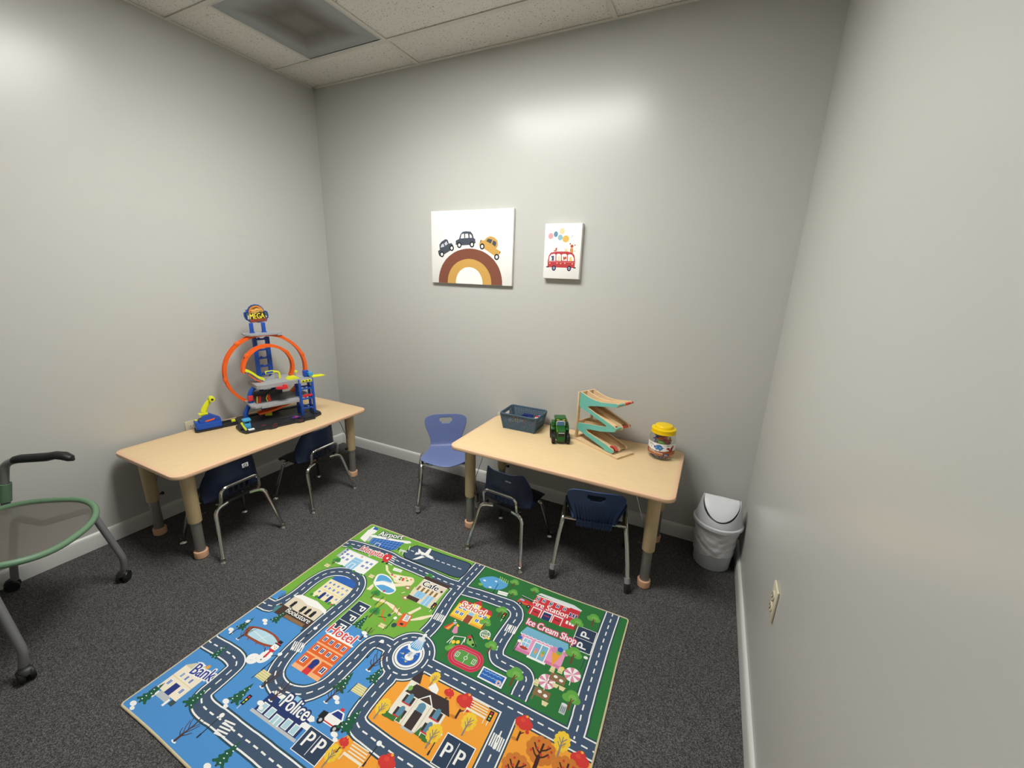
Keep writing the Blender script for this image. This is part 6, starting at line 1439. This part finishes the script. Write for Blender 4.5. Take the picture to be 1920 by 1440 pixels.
# ------------------------------------------------------------------ wooden ramp racer
rp = thing('ramp_racer', 'wooden zigzag car ramp with teal side on the right table', 'toy', (2.172, -.1576, HR), math.radians(-29.13))
b = MB(); b.prism(rrect(0, .337, 0, .140, .006, 3), 0, .011); b.build('ramp_base', M['plywood'], rp, smooth=30)
OUT = [(.015, .286), (.035, .283), (.057, .276), (.099, .269), (.140, .267), (.180, .269), (.230, .278), (.281, .289), (.291, .288), (.295, .280), (.290, .271), (.182, .246), (.090, .222), (.083, .218), (.080, .213), (.083, .207), (.189, .181), (.285, .159), (.295, .152), (.297, .145), (.294, .134), (.285, .129), (.199, .102), (.092, .082), (.084, .078), (.081, .071), (.085, .064), (.165, .052), (.226, .041), (.288, .027), (.296, .019), (.296, .011), (.288, .004), (.232, .003), (.226, .011), (.084, .037), (.016, .054), (.010, .060), (.010, .094), (.016, .097), (.116, .117), (.222, .139), (.229, .143), (.228, .149), (.131, .172), (.018, .195), (.012, .201)]
for k, y in enumerate((.012, .066, .120)):
    b = MB(); b.prism([(p[0], p[1] + .011) for p in OUT], y, y + .008, XZ()); s_ = b.build('side_panel', M['plywood'], rp, smooth=20)
    if k == 0:
        b = MB(); b.prism([(p[0], p[1] + .011) for p in OUT], y - .0006, y + .001, XZ()); b.build('painted_face', M['teal'], s_, smooth=0)
b = MB()
b.b2(0, .010, .004, .024, .010, .296, .002); b.b2(0, .010, .118, .138, .010, .296, .002)
for z0, z1_ in ((.276, .296), (.196, .214), (.094, .118), (.011, .022)): b.b2(.0005, .0095, .02, .122, z0, z1_, .001)
b.build('upright', M['plywood'], rp, smooth=30)
for (u0, z0, u1, z1_) in ((.283, .281, .045, .228), (.012, .213, .20, .175), (.285, .150, .045, .100), (.012, .078, .20, .045), (.20, .175, .262, .160), (.20, .045, .285, .022)):
    for (y0, y1) in ((.020, .066), (.074, .120)):
        b = MB(); d = Vector((u1 - u0, 0, z1_ - z0)); n = Vector((-d.z, 0, d.x)).normalized() * .004
        if n.z > 0: n = -n
        b.prism([(u0, z0), (u1, z1_), (u1 + n.x, z1_ + n.z), (u0 + n.x, z0 + n.z)], y0, y1, XZ()); b.build('track_board', M['plywood'], rp, smooth=0)
for (u, z) in ((.288, .291), (.287, .155)):
    for (y0, y1, c) in ((.018, .068, 'teal'), (.072, .140, 'redpaint')):
        b = MB(); b.tube([(u, y0, z), (u, y1, z)], .0065, 12); b.build('dowel', M[c], rp)
def rl(u, v, z):
    a = math.radians(-29.13); return (2.172 + u * math.cos(a) - v * math.sin(a), -.1576 + u * math.sin(a) + v * math.cos(a), HR + z)
rc_ = toy_car('toy_car', 'tiny red toy car at the foot of the wooden ramp', M['redpaint'], rl(.272, .043, .027), math.radians(-29.13), .68)
rc_.rotation_euler = (0, math.radians(13), math.radians(-29.13))

# ------------------------------------------------------------------ toy tractor
tr_ = thing('toy_tractor', 'green toy tractor with big black tyres on the right table', 'toy tractor', (2.100, -.217, HR), math.radians(26))   # faces local -y
b = MB(); b.prism([(-.066, .026), (-.070, .048), (-.066, .074), (-.058, .082), (-.01, .092), (.03, .092), (.03, .026)], -.024, .024, YZ())
b.box((0, -.063, .03), (.046, .022, .034), .010); b.build('bonnet', M['tractorgreen'], tr_, smooth=30)
b = MB(); b.prism([(-.012, .085), (-.004, .124), (.046, .126), (.05, .04), (.0, .04)], -.029, .029, YZ()); b.build('cab', M['tractorgreen'], tr_, smooth=30)
b = MB(); b.box((0, .020, .133), (.070, .068, .018), .008); rf = b.build('cab_roof', M['tractorgreen'], tr_)
b = MB(); [b.box((s * .018, -.0145, .132), (.016, .003, .005), .001) for s in (-1, 1)]; b.build('roof_lights', M['hub'], rf)
Mw = TR(0, -.0095, .105) @ RX(math.radians(11))
b = MB(); b.prism(rrect(-.026, .026, -.021, .020, .010, 5), -.002, .002, Mw @ XZ()); ws = b.build('windscreen_frame', M['white'], tr_, smooth=30)
b = MB(); b.prism(rrect(-.0225, .0225, -.0175, .0165, .007, 5), -.0028, .0, Mw @ XZ()); b.build('windscreen_pane', M['glassblue'], ws, smooth=30)
b = MB(); b.box((0, -.0685, .062), (.037, .006, .026), .002); gr = b.build('grille', M['black'], tr_)
b = MB(); [b.box((s * .012, -.0722, .0705), (.010, .002, .004), .0008) for s in (-1, 0, 1)]; b.build('headlights', M['sticker'], gr)
for s in (-1, 1):
    b = MB(); b.prism([(-.060, .074), (-.05, .080), (-.012, .089), (-.012, .084), (-.05, .074)], s * .0238, s * .0246, YZ()); b.build('side_stripe', M['lime'], tr_, smooth=0)
    for (y, r, w, x) in ((.034, .042, .022, .043), (-.047, .029, .020, .042)):
        b = MB(); b.lathe([(r * .55, -w / 2), (r * .9, -w / 2), (r, -w * .36), (r, w * .36), (r * .9, w / 2), (r * .55, w / 2)], 26, M=TR(s * x, y, r) @ RY(math.pi / 2))
        for k in range(14):
            a = 2 * math.pi * k / 14
            b.box((0, 0, r), (w * .9, r * .16, .004), .001, TR(s * x, y, r) @ RX(a))
        w_ = b.build('wheel', M['tyre'], tr_)
        b = MB(); b.lathe([(0, -w * .3), (r * .55, -w * .4), (r * .55, w * .4), (0, w * .3)], 20, M=TR(s * x, y, r) @ RY(math.pi / 2)); b.build('hub', M['hub'], w_)
    b = MB(); b.tube([(s * .043, .034 + .047 * math.cos(a), .042 + .047 * math.sin(a)) for a in [math.radians(30 + 12 * k) for k in range(11)]], .012, 6, flat=(.25, 1.0), up0=(0, 1, 0)); b.build('mudguard', M['tractorgreen'], tr_)
    b = MB(); b.b2(min(s * .028, s * .048), max(s * .028, s * .048), .0, .05, .082, .112, .005); b.build('side_panel', M['tractorgreen'], tr_)

# ------------------------------------------------------------------ perforated basket
bs = thing('storage_basket', 'slate blue perforated plastic basket on the right table', 'basket', (1.8235, -.1355, HR), math.radians(1.5))
BX0, BY0, BX1, BY1, BH = .103, .078, .122, .090, .100
def wallpt(side, a, h):
    bx, by = BX0 + (BX1 - BX0) * h, BY0 + (BY1 - BY0) * h
    z = .002 + BH * h
    return {'f': (a * bx, -by, z), 'b': (a * bx, by, z), 'l': (-bx, a * by, z), 'r': (bx, a * by, z)}[side]
for side in 'fblr':
    b = MB()
    nb, nh = (20, 9) if side in 'fb' else (14, 9)
    RB = .0037
    hole = lambda a, h: side in 'lr' and abs(a) < .42 and .60 < h < .86
    for k in range(nb + 1):
        a = -1 + 2 * k / nb
        if side in 'lr' and abs(a) < .42:
            b.tube([wallpt(side, a, 0), wallpt(side, a, .60)], RB, 4, caps=False, flat=(.6, 1.0) if side in 'lr' else (1.0, .6), up0=(1, 0, 0)); b.tube([wallpt(side, a, .86), wallpt(side, a, 1)], RB, 4, caps=False, flat=(.6, 1.0) if side in 'lr' else (1.0, .6), up0=(1, 0, 0))
        else: b.tube([wallpt(side, a, 0), wallpt(side, a, 1)], RB, 4, caps=False, flat=(.6, 1.0) if side in 'lr' else (1.0, .6), up0=(1, 0, 0))
    for j in range(nh + 1):
        h = j / nh * .92
        if side in 'lr' and .60 < h < .86:
            b.tube([wallpt(side, -1, h), wallpt(side, -.42, h)], RB, 4, caps=False, flat=(1.0, .6)); b.tube([wallpt(side, .42, h), wallpt(side, 1, h)], RB, 4, caps=False, flat=(1.0, .6))
        else: b.tube([wallpt(side, -1, h), wallpt(side, 1, h)], RB, 4, caps=False, flat=(1.0, .6))
    if side in 'lr':
        b.tube([wallpt(side, a, h) for a, h in ((-.42, .60), (.42, .60), (.42, .86), (-.42, .86))], .003, 6, closed=True)
    o = b.build('lattice_wall', M['basket'], bs, smooth=40); o['kind'] = 'stuff'
rim = [(x, y, BH + .002) for x, y in rrect(-BX1 - .003, BX1 + .003, -BY1 - .003, BY1 + .003, .02, 6)]
MB().tube(rim, .0055, 8, closed=True).build('rim', M['basket'], bs)
b = MB(); b.prism(rrect(-BX0, BX0, -BY0, BY0, .014, 4), .0, .003); b.build('basket_floor', M['basket'], bs, smooth=0)
for sx in (-1, 1):
    for sy in (-1, 1): 
        MB().tube([(sx * (BX0 - .003), sy * (BY0 - .003), .002), (sx * (BX1 - .003), sy * (BY1 - .003), BH)], .0085, 8).build('corner', M['basket'], bs)
def toy_brick(mname, cname, nx, ny, loc, rot, label):
    p = .011
    b = MB(); b.b2(-nx * p / 2, nx * p / 2, -ny * p / 2, ny * p / 2, 0, .012, .0006)
    for i in range(nx):
        for j in range(ny): b.lathe([(.0036, 0), (.0036, .0025)], 8, c=((i - (nx - 1) / 2) * p, (j - (ny - 1) / 2) * p, .012))
    o = b.build('toy_brick', M[mname], None, smooth=30)
    o.location = loc; o.rotation_euler = rot
    return tag(o, label, 'toy brick', 'toy bricks in the perforated basket')
rnd = random.Random(5)
cols = [('royal', 'blue'), ('redplastic', 'red'), ('white', 'white'), ('yellow', 'yellow'), ('skyblue', 'light blue'), ('orange', 'orange')]
def bpos(x, y, z): 
    a = math.radians(1.5); return (1.8235 + x * math.cos(a) - y * math.sin(a), -.1355 + x * math.sin(a) + y * math.cos(a), HR + z)
slots = [(-.075, -.05), (-.045, -.05), (-.015, -.052), (.02, -.05), (.055, -.05), (.085, -.045), (-.08, -.015), (-.045, -.012), (-.01, -.01), (.03, -.012), (.065, -.01), (-.075, .025), (-.035, .03), (.005, .028), (.04, .03), (.075, .032)]
for i, (x, y) in enumerate(slots):
    for lev in range(3):
        where = ('bottom', 'middle', 'upper')[lev] + ' layer, ' + ('front' if y < -.03 else 'centre' if y < .01 else 'back') + ' ' + ('left' if x < -.05 else 'mid-left' if x < -.0 else 'mid-right' if x < .05 else 'right')
        mn, cn = cols[(i * 5 + lev * 2 + (3 if x < -.03 and y < -.03 else 0)) % 6]
        if x < -.03 and y < -.03: mn, cn = (('yellow', 'yellow'), ('orange', 'orange'), ('white', 'white'))[(i + lev) % 3]
        toy_brick(mn, cn, 2, 3 if (i + lev) % 2 else 2, bpos(x, y, .004 + lev * .0165), (rnd.uniform(-.12, .12), rnd.uniform(-.12, .12), rnd.uniform(-.5, .5)), f'small {cn} toy brick in the perforated basket, {where}')
for (mn, cn, nx, ny, x, y, z, rz_) in (('navyb', 'dark blue', 6, 3, .02, .02, .067, .1), ('redplastic', 'red', 2, 2, .075, -.035, .068, .4), ('redplastic', 'red', 2, 2, .085, .02, .068, .2), ('skyblue', 'light blue', 2, 2, .095, .045, .066, .9), ('white', 'white', 2, 2, .092, -.012, .068, .3), ('skyblue', 'light blue', 2, 3, .058, -.052, .066, .2), ('navyb', 'dark blue', 3, 4, .05, -.02, .066, .3)):
    if mn == 'navyb' and 'navyb' not in M: M['navyb'] = mat('dark_blue_plastic', '14246b', .35)
    toy_brick(mn, cn, nx, ny, bpos(x, y, z), (rnd.uniform(-.1, .1), rnd.uniform(-.1, .1), rz_), f'{cn} toy brick topping the heap in the basket, ' + {(.075, -.035): 'near the front right', (.085, .02): 'near the right handle', (.095, .045): 'back right corner', (.058, -.052): 'against the front wall', (.02, .02): 'the longest one', (.05, -.02): 'beside the white one', (.092, -.012): 'near the right end'}[(x, y)])

# ------------------------------------------------------------------ jar of dinosaurs
JX, JY = 2.668, -.148
jar = thing('plastic_jar', 'clear plastic jar with yellow lid full of toy dinosaurs', 'jar', (JX, JY, HR))
b = MB(); b.lathe([(0, .003), (.05, .002), (.060, .0005), (.067, .006), (.0695, .016), (.0695, .112), (.0688, .124), (.065, .134), (.060, .140), (.059, .150), (.0575, .150), (.0585, .139), (.0635, .133), (.0673, .123), (.068, .112), (.068, .017), (.0655, .008), (.058, .004), (0, .0045)], 48)
b.build('jar_body', M['clear'], jar, smooth=40)
b = MB(); b.lathe([(.0605, .146), (.0635, .144), (.0648, .147), (.0635, .150), (.0635, .162), (.0645, .165), (.063, .169), (.057, .171), (.049, .172), (.047, .180), (.044, .185), (.039, .187), (0, .1868)], 48); b.build('screw_lid', M['yellow'], jar, smooth=40)
# the label is wrapped round the jar: x mm runs along the arc from the left
A0 = math.atan2(CAM_POS[1] - JY, CAM_POS[0] - JX)
LR = .0700
def lab(x, y, l):
    a = A0 + (x - 85) / 1000 / LR
    r = LR + .00012 * l
    return (r * math.cos(a), r * math.sin(a), .098 - y / 1000)
b = MB(); V, F = [], []
for k in range(61):
    a = A0 + (k / 60 * 2 - 1) * 1.75
    V += [(.0697 * math.cos(a), .0697 * math.sin(a), .030), (.0697 * math.cos(a), .0697 * math.sin(a), .098)]
F = [[2 * k, 2 * k + 2, 2 * k + 3, 2 * k + 1] for k in range(60)]
lb_ = b.add(V, F).build('paper_label', M['white'], jar, smooth=60)
blob = lambda c, L: ('p', c, L)
JL = [('p', 'br', [-60, 40, 0, 38, 20, 40, 60, 43, 100, 41, 130, 36, 170, 40, 230, 40, 230, 67, -60, 67]), ('p', 'ot', [-60, 52, 40, 55, 110, 54, 230, 50, 230, 67, -60, 67]),
      ('p', 'bl', [46, 28, 44, 20, 48, 14, 55, 16, 60, 8, 66, 9, 70, 5, 76, 7, 82, 7, 88, 13, 92, 18, 100, 21, 92, 26, 90, 34, 84, 35, 82, 40, 76, 40, 74, 34, 64, 34, 62, 38, 56, 37, 56, 30]), ('e', 'bk', 50, 20, 2, 2.5), ('e', 'lb', 58, 24, 4, 3), ('e', 'lb', 80, 22, 5, 3),
      ('p', 'rd', [114, 28, 112, 23, 118, 18, 126, 18, 130, 22, 132, 30, 136, 20, 142, 12, 150, 8, 156, 6, 158, 12, 154, 20, 150, 30, 148, 38, 146, 44, 140, 44, 138, 40, 132, 44, 126, 42, 128, 36, 124, 30, 120, 30]), ('e', 'dr', 120, 23, 2, 2), ('e', 'dr', 143, 28, 5, 7),
      ('p', 'nv', [96, 67, 98, 58, 106, 52, 118, 51, 128, 56, 131, 67]), ('l', 'wh', 1.6, [104, 58, 122, 58]), ('l', 'wh', 1.6, [104, 62, 122, 62]),
      ('t', '18+', 'bk', 'bk', .3, [112, 12, 129, 11], 8), ('l', 'gy', 1, [92, 7, 108, 7]), ('l', 'gy', 1, [132, 7, 142, 6]),
      ('t', 'Learning', 'bk', 'bk', .2, [14, 9, 40, 11], 5.5), ('t', 'Resources', 'bk', 'bk', .2, [14, 16, 44, 18], 5.5), ('e', 'gy', 28, 26, 3, 3),
      ('t', 'Snap-n-Learn', 'wh', 'wh', .2, [24, 44, 52, 47], 5), ('t', 'Matching Dinos', 'wh', 'wh', .2, [12, 53, 94, 57], 9)]
build_print('label_print', JL, {'br': '9a5a36', 'ot': 'b0673c', 'bl': '3a78b8', 'lb': '86b6dd', 'rd': '9c2f3c', 'dr': '6e1f2b', 'nv': '2b3468', 'wh': 'f4f0ea', 'bk': '202024', 'gy': '8f8c86'}, lab, M['labelprint'], lb_, clip=(-36, 206, 0, 67), subdiv=6)
def dino(mname, label, loc, rot, s=1.0):
    b = MB()
    b.sphere((0, 0, .016), (.017, .010, .011), 12, 8); b.sphere((.021, 0, .027), (.008, .006, .006), 10, 6)
    b.tube([(.010, 0, .018), (.016, 0, .024), (.021, 0, .027)], [.008, .0055, .005], 8); b.tube([(-.010, 0, .016), (-.022, 0, .013), (-.032, 0, .016)], [.008, .005, .0015], 8)
    for x in (-.008, .009):
        for y in (-.006, .006): b.tube([(x, y, .012), (x + .001, y, 0)], [.005, .0042], 8)
    for k in range(5):
        x = -.014 + .007 * k; b.prism([(x - .004, .024), (x, .033 - abs(k - 2) * .0015), (x + .004, .024)], -.0015, .0015, XZ())
    o = b.build('toy_dinosaur', M[mname], None, smooth=50)
    o.location = loc; o.rotation_euler = rot; o.scale = (s, s, s)
    return tag(o, label, 'toy dinosaur', 'toy dinosaurs in the clear jar')
M['dgreen'] = mat('green_plastic', '5f9a4a', .4); M['dblue'] = mat('deep_blue_plastic', '27408f', .4); M['dred'] = mat('crimson_plastic', 'b5302f', .4); M['dorange'] = mat('amber_plastic', 'dc6f1e', .4)
ca, sa = math.cos(A0), math.sin(A0)
def jp(r, t, z):      # r sideways as seen from the room (right positive), t towards the viewer
    return (JX + t * ca - r * sa, JY + t * sa + r * ca, HR + z)
for (mn, cn, where, r, t, z, rz_, ry) in (
        ('dblue', 'blue', 'against the left side near the top', -.030, .014, .084, 1.5, .1), ('dorange', 'orange', 'in the middle of the top layer', -.006, .024, .096, .3, .1), ('yellow', 'yellow', 'standing tallest under the lid', .020, .0, .106, 2.0, -.2),
        ('dgreen', 'green', 'low between the orange and red ones', -.004, .036, .078, 2.9, .0), ('dred', 'red', 'lying right of the orange one', .020, .030, .088, .1, .0), ('dgreen', 'green', 'against the right side', .034, .004, .084, 1.4, .1),
        ('dblue', 'blue', 'at the bottom left', -.028, .028, .008, .6, 0), ('purple', 'purple', 'at the bottom in front', .0, .040, .007, .05, 0), ('dred', 'red', 'at the bottom right', .028, .026, .008, 2.6, 0), ('dblue', 'blue', 'at the bottom behind', .005, -.01, .012, 1.2, 0),
        ('dorange', 'orange', 'leaning on the yellow one', .004, .006, .100, 1.2, -.3), ('dblue', 'blue', 'behind the orange ones', -.022, -.004, .090, .4, 0), ('dred', 'red', 'under the green one on the right', .030, .012, .068, 1.8, 0),
        ('dorange', 'orange', 'behind the paper label', -.02, .0, .05, .9, 0), ('dgreen', 'green', 'behind the paper label', .025, .0, .052, 2.2, 0), ('dred', 'red', 'at the back of the jar', .0, -.030, .07, .1, 0), ('dblue', 'blue', 'at the back near the top', -.018, -.026, .088, 2.9, 0)):
    dino(mn, f'{cn} toy dinosaur {where} in the jar', jp(r, t, z), (0, ry, A0 + math.pi / 2 + rz_), .95)
